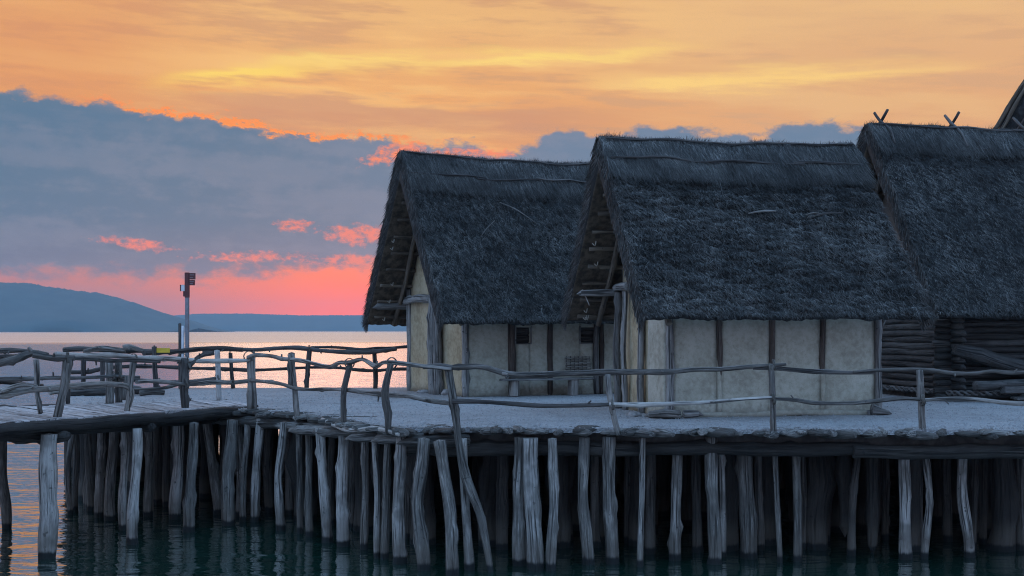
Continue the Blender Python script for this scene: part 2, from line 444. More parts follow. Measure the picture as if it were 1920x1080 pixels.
# ================================================================== THE SETTING
# ------------------------------------------------------------------ lake
def mat_water():
    m, nt, b = newmat('lake_water')
    p = posv(nt); x, y, z = sep(p)
    dist = (x*x + y*y).pow(.5)
    w1 = nz(vec(nt, x*.55, y*1.15, 0.0), 1.0, 3.0, .5, .3)
    w2 = nz(vec(nt, x*1.9, y*3.4, 5.0), 1.0, 2.0, .5, .2)
    w3 = nz(vec(nt, x*.12, y*.25, 2.0), 1.0, 2.0, .5)
    far = smooth(dist, 60.0, 400.0)*.35 + smooth(dist, 330.0, 620.0)*1.6
    cat = smooth(nz(vec(nt, x*.002, y*.012, 9.0), 1.0, 3.0, .5), .4, .6)
    amp = 1.2 + far*2.2*(.55 + cat*.45)
    h = (w1*.05 + w2*.012 + w3*.11) * amp
    band = nz(vec(nt, x*.0012, y*.006, 3.0), 1.0, 3.0, .6)
    # waves too small to resolve far out show as a broader sheen
    rough = .025 + smooth(dist, 40.0, 260.0)*.10 + smooth(dist + (band-.5)*420.0, 380.0, 560.0)*.22
    bp = nt.nodes.new('ShaderNodeBump'); bp.inputs['Strength'].default_value = 1.0; bp.inputs['Distance'].default_value = 1.0
    nt.links.new(h.s, bp.inputs['Height'])
    fr = nt.nodes.new('ShaderNodeFresnel'); fr.inputs['IOR'].default_value = 1.333; nt.links.new(bp.outputs[0], fr.inputs['Normal'])
    fac = V(nt, fr.outputs[0]).pow(.42)
    df = nt.nodes.new('ShaderNodeBsdfDiffuse'); df.inputs['Color'].default_value = (.012, .046, .032, 1)
    gl = nt.nodes.new('ShaderNodeBsdfGlossy'); gl.inputs['Color'].default_value = (.97, .98, 1, 1)
    nt.links.new(rough.s, gl.inputs['Roughness']); nt.links.new(bp.outputs[0], gl.inputs['Normal'])
    mx = nt.nodes.new('ShaderNodeMixShader'); nt.links.new(fac.s, mx.inputs[0]); nt.links.new(df.outputs[0], mx.inputs[1]); nt.links.new(gl.outputs[0], mx.inputs[2])
    nt.links.new(mx.outputs[0], nt.nodes['Material Output'].inputs['Surface'])
    return m
lake = link('lake', mesh('lake', [(-8600,-300,0),(8600,-300,0),(8600,8200,0),(-8600,8200,0)], [(0,1,2,3)]), mat_water())
tag(lake, kind='structure')

# ------------------------------------------------------------------ hills
def mat_forest():
    m, nt, b = newmat('haze_tinted_wooded_hill')
    p = posv(nt); n1 = nz(p, .012, 6.0, .65)
    setin(b, 'Base Color', ramp(n1, [(.35, (.05,.09,.10)), (.65, (.07,.115,.12))])); setin(b, 'Roughness', 1.0)  # forest green lightened towards blue, part of the haze painted in
    return m
M['forest'] = mat_forest()
def hill(name, prof, Y, depth, rough, seed):
    """a wooded ridge: crest through photo points at distance Y, falling to the water both ways"""
    xs = np.array([(x-960)/F*Y for x, y in prof]); hs = np.array([(HZ-y)/F*Y + CAMZ for x, y in prof])
    n = max(60, int((xs[-1]-xs[0])/(Y*.0012)))
    gx = np.linspace(xs[0], xs[-1], n); gh = np.interp(gx, xs, hs)
    rg = random.Random(seed); verts, faces = [], []
    rows = [(-1., 0.), (-.9, .12), (-.7, .38), (-.45, .68), (-.2, .92), (0, 1.), (.4, .8), (1., 0.)]
    for k, (dd, hh) in enumerate(rows):
        for i in range(n):
            j = noise.noise(Vector((gx[i]*.004, dd*3, seed)))
            tree = (hh == 1.)*rough*(.4+.6*abs(noise.noise(Vector((gx[i]*.05, dd*9, seed+3)))))*rg.uniform(.5, 1.2) if hh > .05 else 0
            verts.append((gx[i] + rg.uniform(-1, 1), Y + dd*depth*(1+.25*j), max(-2 if hh == 0 else 0, gh[i]*hh*(1+.12*j*(1-hh)) - 2*(hh == 0) + tree)))
    for k in range(len(rows)-1):
        for i in range(n-1):
            a = k*n+i; faces.append((a, a+1, a+n+1, a+n))
    o = link(name, mesh(name, verts, faces, True), 'forest'); tag(o, kind='structure'); return o
hill('near_hill', [(-3600,560),(-1500,535),(-500,526),(0,533),(50,533),(90,540),(140,547),(190,553),(240,567),(280,582),(305,590),(330,597),(352,608),(372,621)], 4200, 700, 11, 1)
hill('far_hills', [(-1900,600),(0,598),(300,595),(370,589),(470,589),(560,592),(700,592),(900,590),(1300,594),(1900,588),(3600,596)], 7400, 600, 7, 2)

# ================================================================== THE PLATFORM
plat = empty('pile_platform', (0, 23.6, 0))
tag(plat, 'gravel-topped timber platform on crowded weathered piles, carrying the thatched houses', 'platform')
def ploc(v): return Vector(v) - plat.location
EDGEP = [(13.5, 23.2), (10.6, 23.3), (4.5, 23.55), (1.5, 23.85), (-.9, 24.0), (-2.1, 23.95), (-2.85, 25.2), (-3.86, 27.2), (-4.46, 28.0), (-5.8, 29.6), (-10.4, 30.7)]
BACKP = [(-13.9, 40.8), (-6, 41.0), (-1.5, 41.6), (4, 46), (12, 52), (30, 52), (30, 23.2)]
def resample(poly, step):
    out = []
    for (a, b) in zip(poly[:-1], poly[1:]):
        a, b = np.array(a), np.array(b); k = max(1, int(np.linalg.norm(b-a)/step))
        out += [a + (b-a)*i/k for i in range(k)]
    return out + [np.array(poly[-1])]
rg = random.Random(5)
edge_in = []
front = resample(EDGEP, .16)
for i, p in enumerate(front):
    t = front[min(i+1, len(front)-1)] - front[max(i-1, 0)]; t /= np.linalg.norm(t); nrm = np.array([t[1], -t[0]])   # inward
    if nrm[1] < 0: nrm = -nrm
    w = .16 + .13*noise.noise(Vector((p[0]*1.7, p[1]*1.7, 3))) + rg.uniform(-.04, .04)
    edge_in.append(tuple(p + nrm*w))
outline = edge_in + BACKP
bm = bmesh.new()
vs = [bm.verts.new(ploc((x, y, DZ + rg.uniform(-.01, .008)))) for x, y in outline]
vb = [bm.verts.new(ploc((x, y, DZ-.09))) for x, y in outline]
f_top = bm.faces.new(vs)
for i in range(len(vs)):
    j = (i+1) % len(vs); bm.faces.new((vs[i], vb[i], vb[j], vs[j]))
bm.normal_update()
if f_top.normal.z < 0: bmesh.ops.reverse_faces(bm, faces=bm.faces)
bmesh.ops.triangulate(bm, faces=[f_top])
me = bpy.data.meshes.new('gravel_surface'); bm.to_mesh(me); bm.free()
link('gravel_surface', me, 'gravel', plat)
# loose stones on it
def stones(n, seed):
    rg = random.Random(seed); vs, fs = [], []
    for _ in range(n):
        yy = 23.6 + (rg.random()**1.6)*14; xx = rg.uniform(-.42, .40)*yy
        ex = np.interp(xx, [p[0] for p in reversed(EDGEP)], [p[1] for p in reversed(EDGEP)])
        if yy < ex + .05: continue
        r = rg.uniform(.010, .026); c = Vector((xx, yy, DZ + r*.25)); k = len(vs)
        for dxx, dyy, dzz in ((1,0,0),(0,1,0),(-1,0,0),(0,-1,0),(0,0,.8)):
            vs.append(ploc(c + Vector((dxx*rg.uniform(.6, 1.2), dyy*rg.uniform(.6, 1.2), dzz))*r))
        fs += [(k,k+1,k+4),(k+1,k+2,k+4),(k+2,k+3,k+4),(k+3,k,k+4)]
    return mesh('loose_gravel', vs, fs)
tag(link('loose_gravel', stones(14000, 4), 'gravel', plat), kind='stuff')
# timber bed under the gravel
bm = bmesh.new()
inner = [tuple(np.array(p) + np.array([.0, .45])) for p in EDGEP] + BACKP
v0 = [bm.verts.new(ploc((x, y, DZ-.11))) for x, y in inner]; v1 = [bm.verts.new(ploc((x, y, DZ-.34))) for x, y in inner]
bm.faces.new(v0); bm.faces.new(list(reversed(v1)))
for i in range(len(v0)):
    j = (i+1) % len(v0); bm.faces.new((v0[i], v1[i], v1[j], v0[j]))
bmesh.ops.recalc_face_normals(bm, faces=bm.faces)
me = bpy.data.meshes.new('timber_bed'); bm.to_mesh(me); bm.free()
link('timber_bed', me, 'slabside', plat)
# log ends along the rim, side by side, pointing at the water
rg = random.Random(8)
acc, want = 0, 0
fine = resample(EDGEP[1:], .02)
for i in range(1, len(fine)-1):
    acc += np.linalg.norm(fine[i]-fine[i-1])
    if acc >= want:
        p = fine[i]; t = fine[i+1]-fine[i-1]; t /= np.linalg.norm(t); nrm = np.array([t[1], -t[0]])
        if nrm[1] < 0: nrm = -nrm
        r = rg.choice((.07, .09, .12, .15, .20)) * rg.uniform(.85, 1.15) * (1.0 if p[0] > -2 else .75)
        hgt_ = rg.uniform(.045, .078)
        want = acc + r*rg.uniform(1.45, 1.9)
        out = rg.uniform(.0, .26); skew = rg.uniform(-.9, .9)
        dirv = Vector((nrm[0], nrm[1], 0)) + Vector((t[0], t[1], 0))*skew
        a = Vector((p[0], p[1], DZ - hgt_ + .025 - rg.uniform(.0, .05))) - Vector((nrm[0], nrm[1], 0))*out
        b = a + dirv*rg.uniform(.8, 1.0) + Vector((0, 0, -.02))
        pole('edge_log', [a, a + (b-a)*.18, a + (b-a)*.5, b], [r*.55, r*.95, r, r*.95], 'edge', plat, sides=9, rough=.14, seg=.2, wob=0, flat=hgt_/r)
# long bearers under the rim
def along(poly, z, off):
    return [Vector((x, y+off, z)) for x, y in poly]
for k, (x0, x1, z) in enumerate([(-2.0, 2.3, 2.07), (2.0, 6.4, 2.09), (6.1, 11.4, 2.06)]):
    xs = np.linspace(x0, x1, 6); ys = np.interp(xs, [p[0] for p in reversed(EDGEP[:6])], [p[1] for p in reversed(EDGEP[:6])])
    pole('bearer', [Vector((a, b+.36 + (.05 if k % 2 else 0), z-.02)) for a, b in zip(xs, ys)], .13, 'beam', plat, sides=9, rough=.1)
# pointed split bearers stepping round the curved corner
for (x0, y0, x1, y1, Y0, Y1, r) in [(520,798,640,800,28.6,27.4,.11), (546,806,660,806,27.6,26.4,.12), (590,810,700,812,26.9,25.6,.10), (655,821,760,815,25.2,24.6,.12),
                                   (705,824,800,818,24.6,24.2,.13), (755,829,880,826,24.0,24.1,.13), (400,786,540,793,30.4,29.0,.12), (440,792,575,797,30.0,28.6,.11)]:
    a, b = at(x0, y0, Y0), at(x1, y1, Y1)
    pole('split_bearer', [a, a.lerp(b, .12), a.lerp(b, .5), b], [r*.55, r, r*1.1, r], 'edge', plat, sides=8, rough=.14, tip0='point', flat=.8)
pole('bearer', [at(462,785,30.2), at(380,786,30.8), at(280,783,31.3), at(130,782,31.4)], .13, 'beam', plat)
pole('fallen_branch', [at(604,786,26.9), at(630,799,26.2), at(660,807,25.2), at(700,803,24.6), at(722,807,24.1), at(748,815,23.75)], [.035,.05,.05,.05,.045,.03], 'barkless', plat, rough=.12)

# ------------------------------------------------------------------ piles
PILES = [ # x at the top, middle, waterline ; waterline row ; width in photo px
 (356,354,355,997,19),(328,330,328,973,22),(430,425,428,985,22),(386,398,408,964,18),(446,452,448,968,15),(487,480,477,978,17),(459,455,455,978,12),
 (528,519,527,995,16),(556,560,562,1000,12),(573,577,580,1007,13),(596,604,614,1017,18),(641,640,643,1024,21),(683,686,682,1030,14),(698,705,707,1047,12),
 (727,724,720,1048,14),(752,747,749,1055,22),(793,782,794,1069,24),(822,843,848,1078,22),(866,873,879,1068,18),(941,941,941,1030,23),(976,974,975,1060,25),
 (994,998,1004,1066,29),(1037,1040,1033,1069,18),(1096,1093,1101,1058,21),(1143,1142,1149,1056,25),(1207,1205,1200,1063,11),(1221,1220,1220,1038,19),
 (1271,1268,1267,1050,21),(1306,1306,1306,1035,18),(1335,1337,1341,1057,25),(1352,1355,1357,1044,12),(1397,1400,1405,1047,29),(1421,1423,1425,1032,15),
 (1452,1457,1463,1055,10),(1493,1494,1496,1053,15),(1506,1507,1507,1030,9),(1530,1529,1527,1022,16),(1612,1600,1597,1041,15),
 (1694,1698,1697,1048,21),(1734,1743,1733,1047,14),(1722,1723,1722,1030,16),(1808,1806,1818,1045,18),(1847,1845,1843,1020,14),(1826,1829,1826,1028,11),
 (1889,1888,1887,1020,21),(1917,1913,1914,1032,14),(1776,1775,1776,1015,16),(1660,1661,1660,1012,14),(1115,1116,1115,1026,16),(1180,1179,1181,1018,18),
 (126,124,131,965,10),(141,142,140,960,12),(160,166,172,958,14),(181,184,187,970,18),(205,205,206,975,19),(224,228,231,994,15),(249,249,248,1020,20),
 (278,278,278,968,16),(298,298,299,945,21),(310,312,313,950,14),(505,503,505,960,17),(540,541,542,965,14),(660,662,660,990,15),(622,621,622,985,14),(766,768,767,1010,16)]
EX = [p[0] for p in reversed(EDGEP)]; EY = [p[1] for p in reversed(EDGEP)]
for i, (xt, xm, xb, yb, w) in enumerate(PILES):
    Y = CAMZ*F/(yb-HZ); r = w*.5*Y/F
    rg = random.Random(i*7+1)
    zt = DZ - .2 if Y > 25.5 else DZ - .17
    yo = Y + float(np.clip(np.interp((xt-960)/F*Y, EX, EY) + .15 - Y, .03, .32))
    def q_(x, z, yy): return Vector(((x-960)/F*Y, yy, z))
    dx_ = (xb-xm)/F*Y
    pts = [q_(xt, zt, yo), q_(xt*.6+xm*.4, zt*.78, yo), q_(xm, zt*.5, (yo+Y)/2), q_(xm*.35+xb*.65, zt*.22, Y), q_(xb, 0, Y), q_(xb, -1.2, Y)]
    pole('pile', pts, [r*.95, r*.98, r*rg.uniform(.9, 1.05), r*1.05, r*1.08, r*1.08], ('pile' if yo - np.interp(q_(xb, 0, Y).x, EX, EY) < 1.35 else 'midshadepile'), plat, seed=i+1000, sides=14, rough=.10, wob=.008, seg=.12)
# two broken piles that hang short of the water
for x, ye, w, Y in ((1582, 987, 23, 25.6), (1633, 1021, 23, 25.2)):
    r = w*.5*Y/F; ze = CAMZ - (ye-HZ)/F*Y
    pole('broken_pile', [at(x, 835, Y), at(x+1, 905, Y), at(x+2, ye, Y)], [r, r, r*.8], 'shadepile', plat, sides=12, rough=.2, tip1='point')
# the crowd of piles farther in, made stout to block light between them
rg = random.Random(77)
placed = []
def inside(x, y):
    c = False; poly = EDGEP + BACKP
    for i in range(len(poly)):
        x1, y1 = poly[i]; x2, y2 = poly[i-1]
        if (y1 > y) != (y2 > y) and x < (x2-x1)*(y-y1)/(y2-y1)+x1: c = not c
    return c
shapes = []
for k in range(8):
    rr = random.Random(k+50)
    r = rr.uniform(.16, .25)
    pts = [Vector((rr.uniform(-.08, .08)*(j > 0), rr.uniform(-.08, .08)*(j > 0), DZ-.3-j*.85)) for j in range(5)]
    shapes.append(pole_mesh(pts, [r, r*1.05, r, r*1.1, r*1.1], seed=k+300, sides=9, rough=.14, seg=.3, name='pile'))
n_in = 0
for _ in range(6000):
    if n_in >= 120: break
    y = rg.uniform(25.2, 40.0); x = rg.uniform(-.40, .40)*y
    if not inside(x, y-.9) or not inside(x, y+.3) or not inside(x-.4, y): continue
    if any((x-a)**2+(y-b)**2 < .55 for a, b in placed): continue
    placed.append((x, y)); n_in += 1
    o = link('pile', shapes[rg.randrange(8)], 'shadepile', plat); o.location = (x - plat.location.x, y - plat.location.y, 0); o.rotation_euler = (0, 0, rg.uniform(0, 6.28))
# closed rear row, added to block light showing through under the platform
x = -13.2
nb = 0
while x < 22 and nb < 100:
    y = np.interp(x, [-13.9, -6, -1.5, 4, 12, 30], [40.4, 40.6, 41.1, 45.4, 51.4, 51.4]) - .3 + rg.uniform(-.12, .12)
    o = link('pile', shapes[rg.randrange(8)], 'shadepile', plat); o.location = (x, y - plat.location.y, 0); o.rotation_euler = (0, 0, rg.uniform(0, 6.28)); nb += 1
    x += rg.uniform(.33, .40)

# ================================================================== BOARDWALK
walk = empty('boardwalk', (-8.4, 26, 0))
tag(walk, 'plank boardwalk on a few piles joining the platform from the left', 'boardwalk')
NE = [Vector((-5.95,30.5,2.5)), Vector((-7.2,27.6,2.53)), Vector((-8.4,25.0,2.56)), Vector((-9.2,23.3,2.58)), Vector((-10.6,20.3,2.6))]
FE = [Vector((-7.1,33.2,2.48)), Vector((-9.2,30.9,2.52)), Vector((-11.2,28.7,2.55)), Vector((-12.6,27.1,2.57)), Vector((-15.4,24.0,2.6))]
def lerpline(L, t):
    t = max(0, min(.9999, t))*(len(L)-1); i = int(t); return L[i].lerp(L[i+1], t-i)
rg = random.Random(21)
t = 0.0; nn = 0
while t < .985:
    dt = rg.uniform(.018, .026)
    a0, a1 = lerpline(NE, t), lerpline(NE, t+dt-.0012); b0, b1 = lerpline(FE, t), lerpline(FE, t+dt-.0012)
    ov = (a0-b0).normalized()*rg.uniform(-.02, .10); zj = rg.uniform(-.012, .012)
    top = [a0+ov, a1+ov, b1, b0]
    top = [v + Vector((0, 0, zj + rg.uniform(-.004, .004))) - walk.location for v in top]
    vs = top + [v - Vector((0, 0, .06)) for v in top]
    me = mesh('plank', vs, [(0,1,2,3),(7,6,5,4),(0,4,5,1),(1,5,6,2),(2,6,7,3),(3,7,4,0)])
    bm = bmesh.new(); bm.from_mesh(me); bmesh.ops.recalc_face_normals(bm, faces=bm.faces)
    uvl = bm.loops.layers.uv.new('UVMap'); axd = (b0-a0).normalized(); sx = Vector((-axd.y, axd.x, 0)); u0 = rg.uniform(0, 9)
    for f in bm.faces:
        for l in f.loops: l[uvl].uv = (u0 + l.vert.co.dot(sx) + l.vert.co.z, l.vert.co.dot(axd))
    bm.to_mesh(me); bm.free()
    link('plank', me, 'plank', walk); t += dt; nn += 1
# edge and cross beams
dn = Vector((0, 0, -.13))
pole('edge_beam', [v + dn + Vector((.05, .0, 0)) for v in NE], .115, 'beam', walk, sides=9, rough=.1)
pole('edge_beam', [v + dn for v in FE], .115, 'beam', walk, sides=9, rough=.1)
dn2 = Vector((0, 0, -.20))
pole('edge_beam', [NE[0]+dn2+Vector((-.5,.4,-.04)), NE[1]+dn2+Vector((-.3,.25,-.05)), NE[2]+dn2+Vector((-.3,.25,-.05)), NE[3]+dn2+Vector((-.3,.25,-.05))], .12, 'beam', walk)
for (xe, ye, Ye, xf, yf, Yf) in ((126,818,24.75,-70,816,26.6), (286,801,27.0,150,795,30.6)):
    a, b = at(xe, ye, Ye), at(xf, yf, Yf)
    pole('cross_beam', [a, a.lerp(b, .1), b], [.05, .12, .13], 'beam', walk, tip0='point', rough=.1, sides=9)
for i, (xt, xm, xb, yb, w) in enumerate([(4,5,11,991,17),(91,89,89,1046,31),(-70,-72,-74,1060,26)]):
    Y = CAMZ*F/(yb-HZ); r = w*.5*Y/F
    pts = [Vector(((x-960)/F*Y, Y, z)) for x, z in ((xt, 2.28), (xm, 1.3), (xb, .3), (xb, -1.2))]
    pole('pile', pts, [r*.95, r, r*1.05, r*1.1], 'pile', walk, sides=12, rough=.15)

# ================================================================== RAILINGS
def kinked(pts, rg, amp):
    out = []
    for a, b in zip(pts[:-1], pts[1:]):
        n_ = max(1, int((b-a).length/.42))
        for k in range(n_):
            q_ = a.lerp(b, k/n_)
            if k: q_ = q_ + Vector((rg.uniform(-.5, .5), rg.uniform(-.6, .6), rg.uniform(-1, 1)))*amp
            out.append(q_)
    return out + [pts[-1]]
def railing(name, loc, label, posts, rails):
    o = empty(name, loc); tag(o, label, 'railing', 'rustic pole railings')
    rg = random.Random(len(label)); o0 = Vector(loc)
    for (pts, rad, mat) in posts: pole('post', pts, rad, mat, o, rough=.11, wob=.005, seg=.10)
    for (pts, rad, mat) in rails:
        kp = kinked(pts, rg, .022); d0 = np.linspace(0, 1, len(pts)); kr = np.interp(np.linspace(0, 1, len(kp)), d0, rad)*.88
        kr = [r_*rg.uniform(.88, 1.12) for r_ in kr]
        rl = pole('rail', kp, kr, mat, o, rough=.13, wob=.0, seg=.09)
        for _ in range(max(1, int(len(kp)/4))):            # sawn-off side branches
            i = rg.randrange(1, len(kp)-1) if len(kp) > 2 else 0
            c_ = kp[i] - o0; dv = Vector((rg.uniform(-.6, .6), rg.uniform(-.8, -.1), rg.uniform(-.8, 1))).normalized()
            link('branch_stub', pole_mesh([c_, c_ + dv*(kr[i] + .03), c_ + dv*(kr[i] + rg.uniform(.05, .10))], [kr[i]*.55, kr[i]*.42, kr[i]*.34], seed=i, sides=6, seg=.05, wob=0, name='branch_stub'), mat, rl)
    # withy lashings where a rail meets a post
    for (pp, pr, _) in posts:
        for (rp, rr_, _) in rails:
            best = None
            for a, b in zip(rp[:-1], rp[1:]):
                for k in range(7):
                    q_ = a.lerp(b, k/6)
                    for c, d in zip(pp[:-1], pp[1:]):
                        for m_ in range(7):
                            w_ = c.lerp(d, m_/6); dd = (q_-w_).length
                            if best is None or dd < best[0]: best = (dd, q_, w_, (b-a).normalized())
            if best[0] < .16 and rg.random() < .7:
                q_, w_, ax = best[1], best[2], best[3]; c_ = q_.lerp(w_, .4) - o0; r_ = .045 + max(pr)*.75
                sd_ = ax.cross(Vector((0, 0, 1))).normalized(); ring = []
                for k in range(27):
                    t_ = k/26*6.283*2; ring.append(c_ + sd_*math.cos(t_)*r_*1.05 + Vector((0, 0, 1))*math.sin(t_)*r_ + ax*((k/26-.5)*.05))
                link('lashing', pole_mesh(ring, [.009], seed=3, sides=5, seg=.1, wob=0, rough=.05, name='lashing'), 'rope', o)
    return o
def L(Y, *p):      # photo points at one distance (or one distance for each end)
    Ys = Y if isinstance(Y, (list, tuple)) else [Y]*len(p)
    if len(Ys) == 2 and len(p) != 2: Ys = np.linspace(Ys[0], Ys[1], len(p))
    return [at(x, y, Y_) for (x, y), Y_ in zip(p, Ys)]
YF = 23.8
railing('pole_railing', (3, YF, DZ), 'long pole railing along the straight front edge, one post running down into the water',
 [(L(YF-.1, (1724,694),(1727,740),(1729,790),(1730,815)), [.055,.06,.065,.07], 'rail'),
  (L(YF-.1, (1446,684),(1448,740),(1450,790),(1450,822)), [.05,.055,.06,.065], 'rail'),
  (L(YF-.1, (1139,702),(1142,735),(1147,765),(1154,795),(1160,815)), [.05,.05,.05,.055,.055], 'rail'),
  (L([23.9,23.75,23.7,23.65,23.55,23.45,23.4,23.3,23.2], (840,690),(849,745),(856,800),(860,835),(872,890),(885,925),(900,962),(912,1020),(922,1085)), [.075,.07,.065,.065,.085,.09,.075,.065,.06], 'pile')],
 [(L([23.95,23.8,23.75,23.75,23.75,23.75,23.75,23.75,23.75], (828,690),(870,688),(905,688),(955,702),(1050,701),(1140,698),(1250,697),(1350,692),(1474,683)), [.05,.06,.065,.06,.06,.055,.05,.045,.03], 'rail'),
  (L(YF-.02, (1412,690),(1450,690),(1520,696),(1600,699),(1640,699)), [.035,.045,.045,.04,.03], 'darkrail'),
  (L(YF-.05, (1600,698),(1655,694),(1725,693),(1790,700),(1830,700),(1858,696),(1900,699),(1990,697)), [.03,.035,.04,.035,.035,.04,.035,.03], 'rail'),
  (L(YF-.2, (848,752),(900,753),(960,757),(1020,761),(1100,760),(1150,758)), [.05,.045,.045,.042,.042,.04], 'darkrail'),
  (L(YF-.2, (1142,758),(1200,759),(1260,757),(1330,754),(1400,748),(1450,746)), [.05,.05,.045,.042,.038,.035], 'barkless'),
  (L(YF-.2, (1452,748),(1490,750),(1530,756),(1600,756),(1660,750),(1700,747),(1728,750)), [.035,.04,.04,.04,.038,.038,.035], 'rail'),
  (L(YF-.2, (1724,751),(1770,748),(1820,749),(1855,752),(1890,756),(1990,755)), [.04,.04,.042,.045,.04,.04], 'rail')])
railing('pole_railing', deck(600, 780), 'crooked pole railing with a wavy top rail round the curved platform corner',
 [(L([23.9,23.95,24.0,24.0], (733,682),(722,735),(727,775),(728,812)), [.06,.07,.065,.06], 'rail'),
  (L([25.8,25.85,25.9,25.9], (656,683),(645,730),(644,770),(645,800)), [.055,.06,.065,.06], 'rail'),
  (L([28,28,28,28], (545,664),(552,715),(555,755),(558,790)), [.07,.055,.06,.06], 'rail'),
  (L([29.9,29.9,29.9], (470,668),(471,720),(472,768)), [.10,.10,.11], 'rail'),
  (L([30.6,30.6], (547,662),(547,722)), [.08,.08], 'darkrail')],
 [(L([29.8,29.5,29,28,27.2,26.8,26.2,25.8,25.2,24.5,24.2,23.9,23.85,23.8], (466,670),(480,666),(510,668),(545,674),(590,682),(618,688),(636,680),(655,680),(680,674),(704,687),(718,680),(740,680),(790,686),(846,692)), [.05,.055,.05,.05,.05,.05,.05,.055,.05,.045,.045,.045,.04,.04], 'rail'),
  (L([29.8,29,28,27,26,25,24.2,23.7], (470,713),(505,716),(550,727),(600,730),(650,731),(710,739),(770,743),(850,757)), [.045,.045,.045,.045,.05,.05,.05,.045], 'rail'),
  (L([23.95,23.9,23.85], (793,688),(825,686),(862,691)), [.05,.06,.04], 'darkrail')])
railing('pole_railing', NE[1], 'pale gnarled pole railing on the near side of the boardwalk',
 [(L([29.0,29.0,29.0], (346,672),(344,720),(347,768)), [.10,.095,.09], 'darkrail'),
  (L([27.5,27.5,27.5,27.5], (251,676),(246,715),(243,745),(237,776)), [.065,.06,.06,.055], 'rail'),
  (L([25.2,25.2,25.2], (128,671),(121,725),(107,786)), [.085,.08,.07], 'rail'),
  (L([26.2,26.2,26.2,26.2], (68,674),(69,705),(69,735),(76,775)), [.055,.055,.05,.05], 'rail')],
 [(L([24.0,24.6,25.1,25.1,25.1], (-40,690),(0,681),(40,670),(62,662),(90,668)), [.075,.075,.08,.085,.07], 'rail'),
  (L([25,25.1,25.2], (62,665),(100,671),(140,671)), [.08,.065,.06], 'rail'),
  (L([25.3,26.8,28,29,29.5,29.8], (104,664),(205,666),(295,672),(340,674),(410,677),(468,676)), [.05,.06,.06,.065,.06,.055], 'barkless'),
  (L([25.4,26,27,27.5], (120,671),(180,674),(245,675),(300,678)), [.045,.05,.05,.04], 'darkrail'),
  (L([24.2,24.8,25.1,25.9,26.6,27.3,27.5,27.5,27.5], (-30,745),(25,737),(60,731),(120,725),(170,722),(220,721),(242,727),(247,740),(241,762)), [.075,.075,.07,.07,.065,.07,.07,.06,.05], 'barkless'),
  (L([24.4,25,25.2], (0,733),(40,722),(70,726)), [.05,.045,.04], 'barkless'),
  (L([27.5,28.5,29,29.5,29.9], (256,716),(310,716),(352,721),(400,717),(470,714)), [.05,.05,.05,.06,.05], 'rail'),
  (L([29,29.3,29.5], (352,690),(375,668),(400,662)), [.05,.05,.06], 'darkrail')])
railing('pole_railing', FE[1], 'dark pole railing on the far side of the boardwalk with paired posts',
 [(L(31.4, (205,678),(206,758)), [.085,.09], 'rail'), (L(31.6, (222,677),(223,757)), [.08,.085], 'rail'),
  (L(31.0, (126,700),(127,757)), [.06,.06], 'darkrail'), (L(30.2, (238,705),(232,750)), [.055,.06], 'rail'),
  (L(33.0, (407,657),(409,700),(411,752)), [.07,.065,.06], 'birch')],
 [(L([28.9,29.5,30.6,31.4,31.8], (-30,713),(40,711),(130,709),(215,705),(262,707)), [.05,.05,.05,.05,.04], 'darkrail'),
  (L([28.9,29.5,31], (-30,716),(20,718),(80,722)), [.04,.04,.035], 'darkrail'),
  (L([31.4,31.9,32.5,33], (200,712),(260,713),(340,716),(405,709)), [.045,.05,.05,.04], 'darkrail'),
  (L([31.6,32.2,33], (250,730),(300,728),(335,721)), [.04,.045,.05], 'rail'),
  (L([28.9,29.4,30.0], (-30,670),(15,668),(36,668)), [.05,.05,.04], 'darkrail'),
  (L([28.6,29.4,30.4,31.4], (-40,766),(40,766),(130,763),(236,761)), [.08,.075,.07,.06], 'darkrail'),
  (L([32.5,33.0], (250,759),(426,752)), [.05,.04], 'darkrail')])
railing('pole_railing', (-8, 40.4, DZ), 'thin dark pole railing along the far edge against the water',
 [(L(40.3, (157,664),(156,730)), [.07,.07], 'darkrail'), (L(40.3, (193,664),(192,730)), [.075,.075], 'darkrail'), (L(37, (289,650),(291,700),(294,745)), [.07,.07,.08], 'darkrail'),
  (L(40.4, (432,662),(434,700),(437,728)), [.06,.06,.06], 'darkrail'), (L(40.4, (581,652),(577,690),(575,728)), [.075,.075,.07], 'darkrail'), (L(40.5, (702,660),(704,700),(704,729)), [.07,.07,.065], 'darkrail')],
 [(L([39.4,39.6,39.6,39.8], (118,656),(180,655),(235,658),(290,659)), [.08,.09,.08,.06], 'darkrail'),
  (L([39.2,39,39], (158,659),(190,653),(235,657)), [.08,.09,.07], 'rail'),
  (L([39,39,39], (232,652),(243,650),(272,659)), [.09,.1,.07], 'rail'),
  (L([38,39,40,40], (270,662),(330,659),(390,653),(455,656)), [.09,.09,.08,.08], 'darkrail'),
  (L(40.4, (380,660),(420,655),(480,656),(560,652),(600,657),(690,660),(744,655)), [.06,.07,.065,.075,.07,.085,.05], 'darkrail'),
  (L(40.6, (583,651),(620,651),(680,655),(735,652),(775,649)), [.05,.055,.055,.055,.05], 'darkrail'),
  (L(40.5, (134,698),(165,697),(200,690),(245,687),(330,689),(462,694)), [.07,.075,.07,.06,.06,.055], 'darkrail'),
  (L(40.5, (400,690),(470,694),(520,692),(580,689),(640,690),(700,695),(775,692)), [.055,.06,.055,.06,.06,.06,.05], 'darkrail'),
  (L([41,40.8,40.6], (-20,660),(20,657),(56,658)), [.09,.09,.06], 'darkrail'),
  (L([41,40.8], (-20,672),(40,666)), [.06,.05], 'darkrail')])

